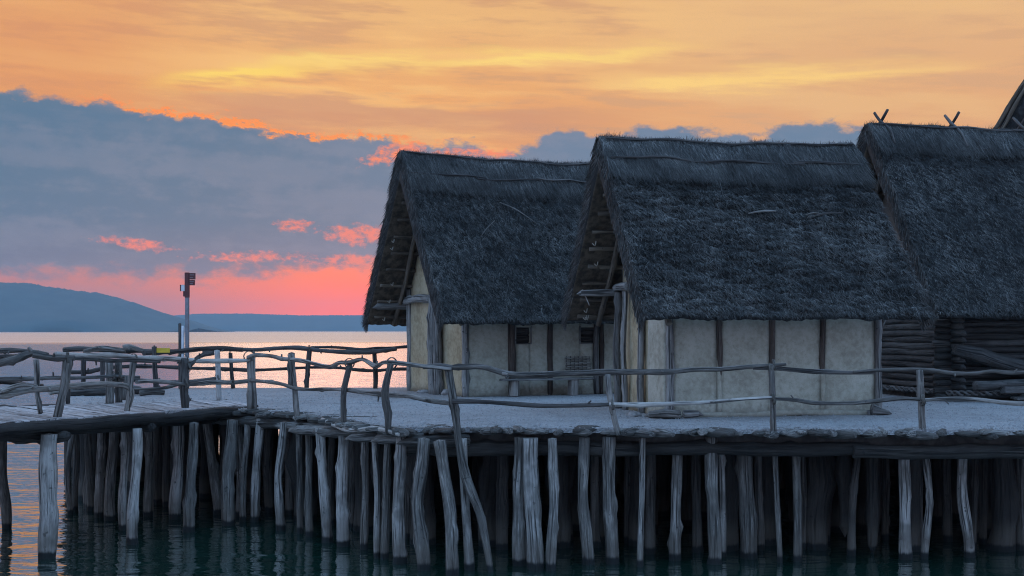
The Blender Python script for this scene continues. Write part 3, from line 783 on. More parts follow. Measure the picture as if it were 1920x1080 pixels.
# ================================================================== HOUSES
def tri_straw_mesh(name, A, D, Wv, length, width, tint):
    n = len(A)
    v = np.empty((n, 3, 3)); v[:, 0] = A - Wv*width[:, None]*.5; v[:, 1] = A + Wv*width[:, None]*.5; v[:, 2] = A + D*length[:, None]
    me = bpy.data.meshes.new(name)
    me.vertices.add(n*3); me.vertices.foreach_set('co', v.reshape(-1).astype(np.float32))
    me.loops.add(n*3); me.loops.foreach_set('vertex_index', np.arange(n*3, dtype=np.int32))
    me.polygons.add(n); me.polygons.foreach_set('loop_start', np.arange(0, n*3, 3, dtype=np.int32)); me.polygons.foreach_set('loop_total', np.full(n, 3, dtype=np.int32))
    me.update(calc_edges=True)
    a = me.attributes.new('tint', 'FLOAT', 'FACE'); a.data.foreach_set('value', tint.astype(np.float32))
    return me
def vnoise(P, sc, seed):
    """cheap smooth value noise for arrays, -1..1"""
    r = np.random.RandomState(seed); out = np.zeros(len(P))
    for k in range(7):
        d = r.normal(size=P.shape[1])*sc*(1+.35*k); out += np.sin(P @ d + r.uniform(0, 6.28))*(1/(1+.3*k))
    return out/3.2

def house_roof(root, W, Ln, zr, ze, og, e, orr, thick, seed, splay=.0, cap=.24, nstraw=120000, nback=14000):
    """thatched saddle roof in the house frame: x along the ridge, y to the back"""
    half = W/2 + e; cy = W/2; rise = zr-ze; rs = np.random.RandomState(seed)
    slope = math.hypot(half, rise)
    def surf(x, q, lift=0.0):
        """q -1 front eave .. 0 ridge .. 1 back eave ; arrays"""
        s = np.abs(q); sg = np.sign(q)
        rr_ = .07
        sm = np.sqrt(s*s + rr_*rr_) - rr_*(1-s)*.9
        z = zr - rise*np.clip(sm, 0, 1.1)
        y = cy + q*half
        xx = x + splay*s*(x > Ln*.5)*(x-Ln*.5)/(Ln*.5+orr)
        P2 = np.stack([x, q*slope], 1)
        lump = .055*vnoise(P2, 2.2, seed+1) + (.055*vnoise(P2, 7.5, seed+2) + .045*vnoise(P2, 17.0, seed+3))*(s > cap)
        sag = -.07*np.sin(np.clip((x+og)/(Ln+og+orr), 0, 1)*math.pi)*(1-s)
        capl = .09/(1+np.exp((s - cap - .012*vnoise(P2[:, :1], 3.0, seed+5))*120))
        h = lump + capl + lift
        ny = sg*rise/slope; nzv = half/slope*np.ones_like(q)
        return np.stack([xx, y + ny*h, z + nzv*h + sag], 1)
    nx, nq = 150, 161
    xs = np.linspace(-og, Ln+orr, nx); qs = np.linspace(-1, 1, nq)
    X, Q = np.meshgrid(xs, qs)
    out = surf(X.ravel(), Q.ravel())
    ed = np.minimum((X.ravel()+og), (Ln+orr-X.ravel())); ee = (1-np.abs(Q.ravel()))*slope
    rnd_ = np.clip(1-np.minimum(ed, ee)/.16, 0, 1)**2*.14
    out[:, 2] -= rnd_*.6; out[:, 1] -= np.sign(Q.ravel())*rnd_*.5
    inn = surf(X.ravel(), Q.ravel(), -thick)
    # the underside meets in a ridge of its own
    zin = zr - thick*slope/half*1.0
    Qi = Q.ravel()*(1 - thick*slope/half/rise + .015)
    inn[:, 2] = zin - rise*np.abs(Qi)
    inn[:, 1] = cy + Qi*half
    verts = np.vstack([out, inn]); N = nx*nq; faces = []
    for j in range(nq-1):
        for i in range(nx-1):
            a = j*nx+i
            faces.append((a, a+1, a+nx+1, a+nx)); faces.append((N+a, N+a+nx, N+a+nx+1, N+a+1))
    for j in range(nq-1):
        a, b = j*nx, (j+1)*nx; faces.append((a, b, N+b, N+a))
        a, b = j*nx+nx-1, (j+1)*nx+nx-1; faces.append((b, a, N+a, N+b))
    for i in range(nx-1):
        faces.append((i+1, i, N+i, N+i+1)); a = (nq-1)*nx+i; faces.append((a, a+1, N+a+1, N+a))
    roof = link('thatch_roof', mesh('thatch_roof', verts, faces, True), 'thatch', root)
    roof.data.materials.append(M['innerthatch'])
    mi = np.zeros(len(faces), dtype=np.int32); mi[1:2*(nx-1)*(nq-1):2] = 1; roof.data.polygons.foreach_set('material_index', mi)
    # ---- straw coat
    A, D, Wd, LN, WD, TT = [], [], [], [], [], []
    def add(a, d, w, l, wd, t):
        d = d/np.linalg.norm(d, axis=1)[:, None]; w = w - d*np.sum(w*d, 1)[:, None]; w = w/(np.linalg.norm(w, axis=1)[:, None]+1e-9)
        A.append(a); D.append(d); Wd.append(w); LN.append(l); WD.append(wd); TT.append(np.clip(t, 0, 1))
    def coat(n, sg, dens_cap=.34):
        x = rs.uniform(-og-.01, Ln+orr+.01, n)
        s = np.where(rs.rand(n) < dens_cap, rs.uniform(0, cap, n), rs.uniform(cap-.02, 1.0, n)); q = sg*s
        iscap = s < cap
        P2 = np.stack([x, s*slope], 1)
        clump = vnoise(P2, 3.0, seed+11); patch = vnoise(P2, 1.1, seed+13); fine = vnoise(P2, 12.0, seed+17)
        P = surf(x, q, .0)
        down = np.array([0, sg*half/slope, -rise/slope]); nor = np.array([0, sg*rise/slope, half/slope])
        ang = np.where(iscap, rs.normal(.10, .16, n), rs.normal(.10, .45, n) + .15*clump)
        lift = np.where(iscap, rs.uniform(.0, .12, n), rs.uniform(.0, .42, n) + .15*np.abs(fine))
        d = down[None]*np.cos(ang)[:, None] + np.array([1., 0, 0])[None]*np.sin(ang)[:, None] + nor[None]*lift[:, None]
        l = np.where(iscap, rs.uniform(.2, .5, n), rs.uniform(.05, .19, n))
        l = np.minimum(l, np.maximum(.12, (1.03-s)*slope))
        wv = np.array([1., 0, 0])[None] + rs.normal(0, .5, (n, 3))
        t = rs.beta(1.4, 2.4, n) + .10*patch + .14*clump*(~iscap) + .24*fine*(~iscap) + .02*(~iscap)
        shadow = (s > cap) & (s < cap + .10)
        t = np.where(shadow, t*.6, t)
        stray = rs.rand(n) < .002; l = np.where(stray, l*1.8, l); t = np.where(stray, t+.25, t)
        hl = np.where(iscap, .0, .035*np.maximum(0, clump)) + rs.uniform(-.02, .02, n)
        add(P + nor[None]*hl[:, None], d, wv, l, rs.uniform(.009, .019, n), t)
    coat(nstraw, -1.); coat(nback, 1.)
    def rimx(n, x0, sgx):      # verges: bundle butts seen along the gable
        q = rs.uniform(-1, 1, n); dep = rs.uniform(0, thick*1.0, n)
        P = surf(np.full(n, x0), q, 0.0); sg = np.sign(q)
        nor = np.stack([np.zeros(n), sg*rise/slope, np.full(n, half/slope)], 1); down = np.stack([np.zeros(n), sg*half/slope, np.full(n, -rise/slope)], 1)
        P = P - nor*dep[:, None] - np.array([sgx*.03, 0, 0])
        d = down*rs.uniform(.6, 1.2, (n, 1)) + np.array([sgx, 0, 0])*rs.uniform(-.1, .35, (n, 1)) + nor*rs.normal(0, .15, (n, 1))
        add(P, d, rs.normal(0, 1, (n, 3)), np.minimum(rs.uniform(.12, .38, n), np.maximum(.1, (1.02-np.abs(q))*slope)), rs.uniform(.010, .022, n), rs.beta(1.6, 3.2, n)+.05)
    rimx(9000, -og, -1.); rimx(4000, Ln+orr, 1.)
    def eave(n, sg):
        x = rs.uniform(-og, Ln+orr, n); q = sg*rs.uniform(.955, 1.0, n); dep = rs.uniform(0, thick, n)
        P = surf(x, q, 0.0); P = P - np.array([0, sg, 0])[None]*dep[:, None]*.8 + np.array([0, 0, .03])
        d = np.stack([rs.normal(0, .25, n), np.full(n, sg*half/slope*.8)+rs.normal(0, .1, n), np.full(n, -rise/slope)], 1)
        add(P, d, np.array([1., 0, 0])[None] + rs.normal(0, .4, (n, 3)), rs.uniform(.05, .13, n), rs.uniform(.012, .024, n), rs.beta(1.5, 2.8, n))
    eave(9000, -1.); eave(2500, 1.)
    n = 5200               # tufts standing along the ridge
    x = rs.uniform(-og, Ln+orr, n); tuft = np.clip(vnoise(x[:, None], 7.0, seed+19)*.5+.5, 0, 1)
    P = surf(x, rs.normal(0, .012, n), .0) - np.array([0, 0, .05])
    d = np.stack([rs.normal(.15, .5, n), rs.normal(0, .8, n), rs.uniform(.1, 1.0, n)], 1)
    add(P, d, rs.normal(0, 1, (n, 3)), rs.uniform(.06, .15, n)+.20*tuft**2*rs.rand(n), rs.uniform(.010, .02, n), rs.beta(1.6, 3, n)*.8)
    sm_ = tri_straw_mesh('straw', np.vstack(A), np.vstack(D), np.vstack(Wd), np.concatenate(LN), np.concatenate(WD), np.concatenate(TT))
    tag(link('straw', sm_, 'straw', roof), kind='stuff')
    def S(x, s, lift=0., sg=-1.):
        return Vector(surf(np.array([float(x)]), np.array([sg*s]), lift)[0])
    rg = random.Random(seed)
    # binding poles pressed on the ridge cap
    for s0 in (.045, .185):
        x = -og+.08
        while x < Ln+orr-.4:
            l = rg.uniform(1.7, 2.9); x1 = min(x+l, Ln+orr-.05)
            pp = [S(x + (x1-x)*k/4, s0 + rg.uniform(-.010, .010), .055) for k in range(5)]
            pole('binding_pole', pp, [.022, .026, .026, .022, .016], 'darkrail', roof, local=True, sides=6, rough=.1, seg=.2)
            x = x1 - rg.uniform(.15, .45)
    # battens and rafters under the overhang
    zin = zr - thick*slope/half
    for sg in (-1., 1.):
        for k, s in enumerate(np.linspace(.12, .80, 8)):
            y = cy + sg*half*s*.97; z = zin - rise*s - .07
            pole('batten', [(-og+.10+rg.uniform(0, .12), y, z), (.0, y+rg.uniform(-.03, .03), z+rg.uniform(-.03, .03)), (.9, y, z)], [.045, .055, .05], 'under', roof, local=True, sides=7, rough=.12)
        for x in (-.30,):
            pole('rafter', [(x, cy+sg*half*.03, zin-.16), (x+.03, cy+sg*half*.5*.95, zin-rise*.5-.17), (x, cy+sg*half*.84*.95, zin-rise*.84-.12)], [.055, .065, .07], 'under', roof, local=True, sides=7, rough=.1)
        if sg > 0:      # tied withies dangling from the battens
            for k in range(5):
                s = rg.uniform(.2, .85); y = cy + sg*half*s*.95; z = zin - rise*s - .12; x = -og + rg.uniform(.15, .5)
                pole('tie', [(x, y, z), (x-.04, y-.05, z-.10), (x-.10, y-.06, z-.05)], [.012, .014, .008], 'cord', roof, local=True, sides=5, rough=.05, seg=.06)
    return roof, S

def panel_mesh(name, u0, u1, z0, z1, axis, outer, thick, seed, amp=.02, top=None):
    """lumpy plaster panel. axis 'x': runs along x, outer face at y = outer looking to -y; axis 'y': runs along y, outer face at x = outer looking to -x"""
    nu, nv = max(3, int((u1-u0)/.09)), 26
    vs, fs = [], []
    for side in (0, 1):
        for j in range(nv+1):
            for i in range(nu+1):
                u = u0+(u1-u0)*i/nu; zt = z1 if top is None else top(u); z = z0+(zt-z0)*j/nv
                eg = min(i, nu-i)/nu; o = outer + (thick if side else 0)
                if not side:
                    o -= amp*(noise.noise(Vector((u*1.4, z*1.4, seed)))+.5*noise.noise(Vector((u*5, z*5, seed)))) + .018*min(1, eg*8)
                    o -= .05*max(0, 1-(z-z0)/.18)**2
                vs.append((u, o, z) if axis == 'x' else (o, u, z))
    n = (nu+1)*(nv+1)
    for j in range(nv):
        for i in range(nu):
            a = j*(nu+1)+i
            fs.append((a, a+1, a+nu+2, a+nu+1)); fs.append((n+a, n+a+nu+1, n+a+nu+2, n+a+1))
    for i in range(nu):
        fs.append((i, n+i, n+i+1, i+1)); a = nv*(nu+1)+i; fs.append((a, a+1, n+a+1, n+a))
    for j in range(nv):
        a = j*(nu+1); b = a+nu+1; fs.append((a, b, n+b, n+a)); a += nu; b += nu; fs.append((b, a, n+a, n+b))
    me = mesh(name, vs, fs, False)
    bm = bmesh.new(); bm.from_mesh(me); bmesh.ops.recalc_face_normals(bm, faces=bm.faces); bm.to_mesh(me); bm.free()
    me.polygons.foreach_set('use_smooth', [True]*len(me.polygons))
    return me

def house(name, label, X0, Y0, th, W, Ln, zr, ze, og, e, orr, thick, seed, **k):
    root = empty(name, (X0, Y0, DZ), th)
    tag(root, label, 'house', 'thatched pile dwellings')
    roof, S = house_roof(root, W, Ln, zr-DZ, ze-DZ, og, e, orr, thick, seed, **k)
    half = W/2+e; slope = math.hypot(half, zr-ze); zin = zr-DZ - thick*slope/half
    def under(y): return zin - (zr-ze)*abs(y-W/2)/half - .02      # underside height over y
    return root, roof, S, under

# ---------------- house with windows, at the back left
h1, roof1, S1, un1 = house('thatched_house', 'farther thatched house with two small dark windows and a bench outside', -1.25, 35.27, .43, 4.19, 5.36, 9.12, 4.47, 1.08, 1.16, 1.06, .42, 11)
def hp(root, name, pts, rad, mat, **k): return pole(name, pts, rad, mat, root, local=True, **k)
# front panels between the posts (local x from photo columns)
px1 = lambda x: (lambda t: t)(max(0, ((x-960)*35.27/F + 1.25)/(math.cos(.43) - (x-960)/F*math.sin(.43))))
cols1 = [0.0, px1(958), px1(1030), px1(1125), 5.36]
zt1 = un1(.0)-.05
win = [(px1(967), px1(994)), (px1(1088), px1(1117))]
wz0, wz1 = 1.42, 1.84
def wall_with_window(root, u0, u1, zt, w, seed, mat):
    """one bay: panels left, right, under and over the opening, dark room behind, frame round it"""
    a, b = w
    for (p0, p1, z0, z1) in ((u0, a, 0, zt), (b, u1, 0, zt), (a, b, 0, wz0), (a, b, wz1, zt)):
        if p1-p0 > .03: link('wall_panel', panel_mesh('wall_panel', p0, p1, z0, z1, 'x', 0.0, .18, seed, .006), mat, root)
    o = link('window', box_mesh('window', a-.01, b+.01, .10, .14, wz0-.01, wz1+.01), 'dark', root)
    fr = .035
    for (x0, x1, z0, z1) in ((a-fr, a, wz0-fr, wz1+fr), (b, b+fr, wz0-fr, wz1+fr), (a, b, wz0-fr, wz0), (a, b, wz1, wz1+fr)):
        link('frame', box_mesh('frame', x0, x1, -.035, .06, z0, z1, .004, seed), 'post', o)
    for k in range(2): link('shutter_slat', box_mesh('shutter_slat', a, b, .06, .085, wz0+.03+k*.2, wz0+.19+k*.2, .006, seed+k), 'darkrail', o)
link('wall_panel', panel_mesh('wall_panel', cols1[0]+.05, cols1[1], 0, zt1, 'x', 0, .18, 1), 'plaster', h1)
wall_with_window(h1, cols1[1], cols1[2], zt1, win[0], 2, 'plaster')
wall_with_window(h1, cols1[2], cols1[3], zt1, win[1], 3, 'plaster')
link('wall_panel', panel_mesh('wall_panel', cols1[3], cols1[4], 0, zt1, 'x', 0, .18, 4), 'plaster', h1)
link('gable_wall', panel_mesh('gable_wall', .06, 4.13, 0, 0, 'y', 0.0, .18, 5, .02, top=lambda y: un1(y)-.04), 'warmlit', h1)
link('rear_wall', box_mesh('rear_wall', .02, 5.3, 4.0, 4.17, 0, un1(4.17)-.05), 'plaster', h1)
link('end_wall', box_mesh('end_wall', 5.2, 5.34, .19, 3.99, 0, un1(0)-.05), 'plaster', h1)
hp(h1, 'post', [(.0,-.02,0),(.01,-.03,1.3),(.0,-.02,zt1)], [.10,.09,.09], 'post', rough=.1)
for i, (x, r, m) in enumerate(((cols1[1], .11, 'brownpost'), (cols1[2], .075, 'brownpost'), (cols1[3], .07, 'brownpost'))):
    hp(h1, 'post', [(x,-.03,.0),(x+.02,-.035,1.2),(x,-.03,zt1)], [r*.95,r,r], m, rough=.12)
hp(h1, 'post', [(cols1[3]-.13,-.04,0),(cols1[3]-.15,-.045,1.3),(cols1[3]-.14,-.04,zt1)], [.085,.08,.075], 'post')
hp(h1, 'post', [(-.02,4.14,0),(-.02,4.16,1.4),(-.02,4.14,un1(4.1)-.1)], [.09,.08,.08], 'post')
for k, (x, y, r) in enumerate(((-.16, 1.50, .12), (-.20, 1.78, .13), (-.14, 2.03, .10))):
    hp(h1, 'ridge_post', [(x,y,0),(x-.02,y+.02,1.6),(x,y,3.0),(x,y,un1(y)-.35)], [r*1.05,r,r,r*.9], 'post', rough=.12)
hp(h1, 'tie_beam', [(-.14,4.3,2.62),(-.16,3.2,2.66),(-.15,2.12,2.64)], [.10,.11,.11], 'post')
hp(h1, 'tie_beam', [(-.12,1.40,2.64),(-.12,.5,2.66),(-.10,-.25,2.62)], [.10,.11,.10], 'post')
hp(h1, 'wall_plate', [(-.95,4.32,2.46),(-.3,4.3,2.48),(.5,4.28,2.5)], [.09,.11,.11], 'post', tip0='point')
hp(h1, 'eave_plate', [(-.7,-.62,2.18),(1.2,-.66,2.20),(3.2,-.62,2.17),(6.2,-.64,2.19)], [.06,.07,.07,.06], 'post')

# ---------------- plastered house in front
h2, roof2, S2, un2 = house('thatched_house', 'nearest thatched house with pale clay walls between dark posts', 3.18, 26.96, .215, 3.28, 4.62, 8.30, 4.50, 1.02, 1.50, .14, .42, 23, splay=.25)
zt2 = un2(0)-.05
px2 = lambda x: ((x-960)*26.96/F - 3.18)/(math.cos(.215) - (x-960)/F*math.sin(.215))
cols2 = [0.0, px2(1348), px2(1446), px2(1541), px2(1645)]
for i in range(4):
    link('wall_panel', panel_mesh('wall_panel', cols2[i]+(.07 if i == 0 else .035), cols2[i+1]-(.04 if i < 3 else .05), 0, zt2, 'x', 0, .18, 10+i, .018), 'plaster', h2)
    if 0 < i: 
        x = cols2[i]
        link('wall_groove', box_mesh('wall_groove', x-.05, x+.05, .03, .17, 0, zt2), 'plaster', h2)
        hp(h2, 'post', [(x+.02,-.0,.95-.1*i),(x+.005,-.005,1.35),(x,-.01,zt2)], [.035,.062,.07], 'brownpost', rough=.12, tip0='point')
        hp(h2, 'plastered_stud', [(x,.01,.0),(x+.01,.0,.7),(x,.02,1.2)], [.06,.055,.04], 'plaster', rough=.15)
hp(h2, 'post', [(-.02,-.03,-.02),(.0,-.04,1.3),(-.01,-.03,zt2)], [.095,.085,.085], 'post', rough=.1)
hp(h2, 'post', [(cols2[4],-.02,.0),(cols2[4]+.01,-.03,1.3),(cols2[4],-.02,zt2)], [.075,.075,.075], 'post', rough=.1)
hp(h2, 'peg', [(cols2[4]+.09,-.05,1.85),(cols2[4]+.13,-.06,1.95),(cols2[4]+.12,-.06,2.05)], [.025,.025,.02], 'post', seg=.06)
link('gable_wall', panel_mesh('gable_wall', .08, 3.2, 0, 0, 'y', .0, .18, 20, .02, top=lambda y: un2(y)-.04), 'warmlit', h2)
link('gable_panel', panel_mesh('gable_panel', .10, 1.22, 0, 2.75, 'y', -.06, .05, 21, .015), 'plaster', h2)
link('rear_wall', box_mesh('rear_wall', .02, 4.5, 3.1, 3.27, 0, un2(3.27)-.05), 'plaster', h2)
link('end_wall', box_mesh('end_wall', 4.42, 4.56, .19, 3.09, 0, un2(0)-.05), 'plaster', h2)
for (x, y, r, z) in ((-.10, 1.50, .075, 2.9), (-.12, 2.62, .06, 2.62), (-.10, 3.22, .085, 2.62)):
    hp(h2, 'post', [(x,y,-.02),(x-.02,y+.01,1.3),(x,y,2.4),(x,y,z)], [r*1.1,r,r,r*.95], 'post', rough=.09)
hp(h2, 'tie_beam', [(-.12,3.40,2.70),(-.14,2.9,2.73),(-.13,2.3,2.72)], [.08,.09,.09], 'post')
hp(h2, 'wall_plate', [(-.92,3.42,2.60),(-.4,3.4,2.60),(.4,3.38,2.61)], [.06,.08,.08], 'post', tip0='point')
hp(h2, 'sill_log', [(.0,-.10,.05),(1.5,-.12,.04),(3.2,-.11,.05),(4.5,-.10,.04)], [.06,.06,.065,.06], 'plaster', rough=.15)
hp(roof2, 'hanging_withy', [(-.82,4.55,2.35),(-.80,4.15,2.85),(-.82,3.7,3.45),(-.84,2.9,4.65),(-.84,2.1,5.4)], [.012,.018,.02,.018,.015], 'barkless', sides=6)
hp(roof2, 'hanging_withy', [(-.78,3.85,2.75),(-.80,3.5,2.55),(-.78,3.2,2.32)], [.012,.014,.01], 'barkless', sides=6)

# ---------------- log cabin at the right
h3, roof3, S3, un3 = house('thatched_house', 'thatched log house with crossed poles on its ridge and notched log corner', 10.91, 33.06, .2, 5.44, 7.41, 9.72, 4.60, .94, .96, .91, .36, 37, nstraw=120000, cap=.17)
rg = random.Random(3)
nl = 16; dzl = .165
for k in range(nl):
    z = .12 + k*dzl
    r = rg.uniform(.072, .088)
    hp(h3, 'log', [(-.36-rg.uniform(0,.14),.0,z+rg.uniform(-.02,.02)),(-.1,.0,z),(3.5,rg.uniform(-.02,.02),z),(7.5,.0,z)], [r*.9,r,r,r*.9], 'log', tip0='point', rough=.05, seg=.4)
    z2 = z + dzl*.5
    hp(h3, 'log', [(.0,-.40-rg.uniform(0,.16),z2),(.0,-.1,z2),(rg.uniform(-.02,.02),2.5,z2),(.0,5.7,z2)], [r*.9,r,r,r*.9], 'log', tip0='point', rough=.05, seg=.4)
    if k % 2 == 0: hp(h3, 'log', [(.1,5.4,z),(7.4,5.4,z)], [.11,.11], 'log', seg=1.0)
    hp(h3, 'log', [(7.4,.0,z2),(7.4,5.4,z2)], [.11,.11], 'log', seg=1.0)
link('gable_wall', panel_mesh('gable_wall', .4, 5.0, 2.6, 0, 'y', .0, .12, 30, .01, top=lambda y: max(2.62, un3(y)-.05)), 'brownpost', h3)
link('window', box_mesh('window', -.13, -.02, 3.35, 3.9, 2.0, 2.35), 'dark', h3)
link('light_stop_core', box_mesh('light_stop_core', .045, 7.3, .045, 5.3, .0, 2.66), 'slabside', h3)  # solid box added inside to stop light leaking between the logs
for x in (-.52, 1.55, 3.6, 5.8):       # crossed poles riding the ridge
    for sg in (-1, 1):
        a = S3(x, .0, .35); tip = Vector((x + .05*sg, 2.72 - sg*.28, 9.72-DZ+.34))
        hp(roof3, 'crossed_pole', [tip, Vector((x, 2.72, 9.72-DZ+.11)) + Vector((.03*sg, 0, 0)), S3(x+.02, .085, .07, float(sg)), S3(x+.05, .165, .05, float(sg))], [.036,.04,.038,.03], 'darkrail', sides=7)
# ---------------- a taller gable far right
h4, roof4, S4, un4 = house('thatched_house', 'tall thatched gable just entering the picture at the far right edge', 21.0, 42.45, .9, 7.5, 8.0, 12.9, 5.3, 1.0, 1.2, .8, .42, 51, nstraw=8000, nback=45000)
link('front_wall', box_mesh('front_wall', .05, 7.9, .0, .18, 0, un4(0)-.05), 'plaster', h4)
link('rear_wall', box_mesh('rear_wall', .05, 7.9, 7.3, 7.48, 0, un4(7.48)-.05), 'plaster', h4)
link('gable_wall', panel_mesh('gable_wall', .19, 7.29, 0, 0, 'y', .0, .18, 40, .02, top=lambda y: un4(y)-.04), 'warmlit', h4)
for sg_ in (-1., 1.):
    for k_ in range(2): hp(roof4, 'barge_pole', [S4(-1.0, .0, .10-.22*k_, sg_) + Vector((-.06, 0, .25)), S4(-1.0, .3, .02-.2*k_, sg_) + Vector((-.08, 0, 0)), S4(-1.0, .95, -.05-.2*k_, sg_) + Vector((-.06, 0, 0))], [.06,.075,.06], 'under')
for y in (0.1, 3.7, 7.4): hp(h4, 'post', [(-.06,y,0),(-.06,y,2.4)], [.11,.11], 'post')

# loose sticks caught on the thatch
def on_roof(roof, S, rows, label):
    for i, (x0, s0, x1, s1, r) in enumerate(rows):
        pole('stick', [S(x0, s0, .09), S((x0+x1)/2, (s0+s1)/2, .11), S(x1, s1, .09)], [r*.6, r*.8, r*.5], 'rail', roof, local=True, sides=5, rough=.1)
on_roof(roof2, S2, [(1.75,.47,2.35,.465,.028), (3.0,.49,3.75,.475,.028), (2.98,.475,3.3,.47,.02)], '')
on_roof(roof1, S1, [(.55,.55,1.15,.44,.025), (1.45,.33,2.35,.46,.022)], '')

# ================================================================== THINGS ON THE PLATFORM
def local(root, v): return Matrix.LocRotScale(root.location, root.rotation_euler, None) @ Vector(v)
# bench before the windowed house
b0 = local(h1, (px1(1012), -.42, 0))
bench = empty('bench', b0, .43)
tag(bench, 'low plank bench on two stump legs under the small windows', 'bench')
link('seat', box_mesh('seat', -1.30, 1.36, -.17, .17, .42, .475, .012, 3, .008), 'post', bench)
for x, s in ((-.93, 1.0), (.80, .95)):
    bmx = box_mesh('leg', x-.12*s, x+.10*s, -.13, .13, 0, .417, .02, int(x*10)+20, .01)
    link('leg', bmx, 'barkless', bench)
# wattle panel against the wall
c = local(h1, (px1(1080), -.16, .62))
wat = empty('wattle_panel', c, .43)
tag(wat, 'small woven wattle panel leaning on the plaster wall over the bench', 'wattle')
for k in range(7): hp(wat, 'stake', [(-.36+k*.12,.0,0),(-.36+k*.12,.03,.44)], [.010,.009], 'darkrail', sides=5, rough=.05)
for k in range(11):
    z = .03 + k*.038
    hp(wat, 'withy', [(-.40+j*.06, .012+z*.06 + (.016 if (j//2+k) % 2 else -.016), z + random.Random(k*20+j).uniform(-.004,.004)) for j in range(14)], [.012], 'barkless', sides=5, rough=.05, wob=0, seg=.05)
# stones at the wall feet
def stone(loc, sx, sy, sz, seed, label):
    bm = bmesh.new(); bmesh.ops.create_icosphere(bm, subdivisions=3, radius=1)
    for v in bm.verts:
        n_ = 1 + .28*noise.noise(v.co*1.3 + Vector((seed, 0, 0))) + .10*noise.noise(v.co*3.5 + Vector((seed, 4, 0)))
        v.co = Vector((v.co.x*sx*n_, v.co.y*sy*n_, max(-.4, v.co.z)*sz*n_ + sz*.35))
    me = bpy.data.meshes.new('stone'); bm.to_mesh(me); bm.free()
    me.polygons.foreach_set('use_smooth', [True]*len(me.polygons))
    o = link('stone', me, 'stone'); o.location = loc; o.rotation_euler = (0, 0, seed); tag(o, label, 'stone', 'stones at the wall feet'); return o
stone(deck(888,741.5), .22, .18, .16, 1.1, 'rounded grey stone right of the farther house\'s front corner post')
stone(deck(842,740.5), .26, .2, .13, 2.3, 'flat grey stone under the gable post of the farther house')
stone(deck(796,736.5), .24, .18, .07, 3.3, 'low flat stone along the ochre gable of the farther house')
stone(deck(1190,781), .16, .14, .08, 4.4, 'small pale stone by the gable posts of the nearest house')
stone(deck(1640,778), .2, .16, .09, 5.2, 'low stone at the right corner post of the nearest house')
def lone(name, pts, rad, mat, label, cat, group=None, **k):
    P0 = sum((Vector(p) for p in pts), Vector())/len(pts)
    o = link(name, pole_mesh([Vector(p)-P0 for p in pts], rad, seed=sum(map(ord, label)), name=name, **k), mat); o.location = P0
    tag(o, label, cat, group); return o
z0 = DZ+.09
lone('log', [Vector((2.72,26.4,z0)), Vector((3.0,26.35,z0+.02)), Vector((3.32,26.42,z0))], [.06,.10,.09], 'rail', 'short pointed log lying at the nearest house\'s left corner post', 'log', tip0='point')
lone('log', [Vector((3.42,26.62,z0-.01)), Vector((3.72,26.66,z0))], [.09,.07], 'post', 'stubby log end right of the nearest house\'s left corner post', 'log', tip1='point')
lone('log', [Vector((7.42,27.5,z0+.02)), Vector((7.78,27.56,z0-.03))], [.10,.05], 'post', 'pointed log stub at the nearest house\'s right corner', 'log', tip1='point')
# timbers heaped before the log house
G = 'timbers heaped before the log house'
def h3p(x, y, z): return local(h3, (x, y, z))
lone('timber', [h3p(-.25,-.55,1.30), h3p(.35,-.55,1.16), h3p(1.1,-.5,.93), h3p(1.9,-.5,.80), h3p(4.2,-.5,.74)], [.12,.17,.20,.20,.18], 'log', 'thick bent trunk sloping from the notched log corner down right', 'timber', G, rough=.08)
lone('timber', [h3p(.18,-.75,.42), h3p(1.5,-.72,.42), h3p(4.2,-.7,.42)], [.12,.13,.13], 'heap', 'round log with pale cut end, lowest left in the heap', 'timber', G, rough=.07)
lone('timber', [h3p(1.62,-1.35,.60), h3p(2.6,-.95,.62), h3p(4.2,-.62,.66)], [.10,.11,.11], 'heap', 'log with pale round end facing the viewer near the right edge', 'timber', G, rough=.07)
o = link('timber', box_mesh('timber', -1.7, 1.7, -.12, .12, -.085, .085, .01, 7, .01), 'heap'); o.location = h3p(2.45,-1.02,.32); o.rotation_euler = (0,0,.2); tag(o, 'squared pale beam lying on top of the thin planks', 'timber', G)
for k, (x, y, z, w, lb) in enumerate(((2.9,-1.1,.19,.13,'thin plank under the squared beam'), (2.6,-1.2,.13,.15,'lowest wide plank of the heap on the gravel'), (3.0,-1.75,.06,.14,'single thin plank lying flat on the gravel at the right'))):
    o = link('timber', box_mesh('timber', -1.7, 1.7, -w, w, -.03, .03, .008, 8+k, .006), 'heap'); o.location = h3p(x,y,z); o.rotation_euler = (0,0,.2+.03*k); tag(o, lb, 'timber', G)
# twisted withy bundle along the log wall
rope = empty('withy_rope', h3p(-.6,-.75,.30)); tag(rope, 'twisted withy rope strung low along the log house wall', 'rope')
a, b = h3p(-.14,3.4,.22), h3p(0,-.55,.22); c2 = h3p(1.6,-.95,.26)
path = [a.lerp(b, k/40) for k in range(40)] + [b.lerp(c2, k/24) for k in range(25)]
for s_ in range(2):
    hp(rope, 'strand', [p - rope.location + Vector((-.16, -.02, 0)) + Vector((0, .035*math.cos(k*1.25+s_*3.14), .045*math.sin(k*1.25+s_*3.14))) for k, p in enumerate(path)], [.035], 'heap', sides=6, wob=0, rough=.05, seg=.06)

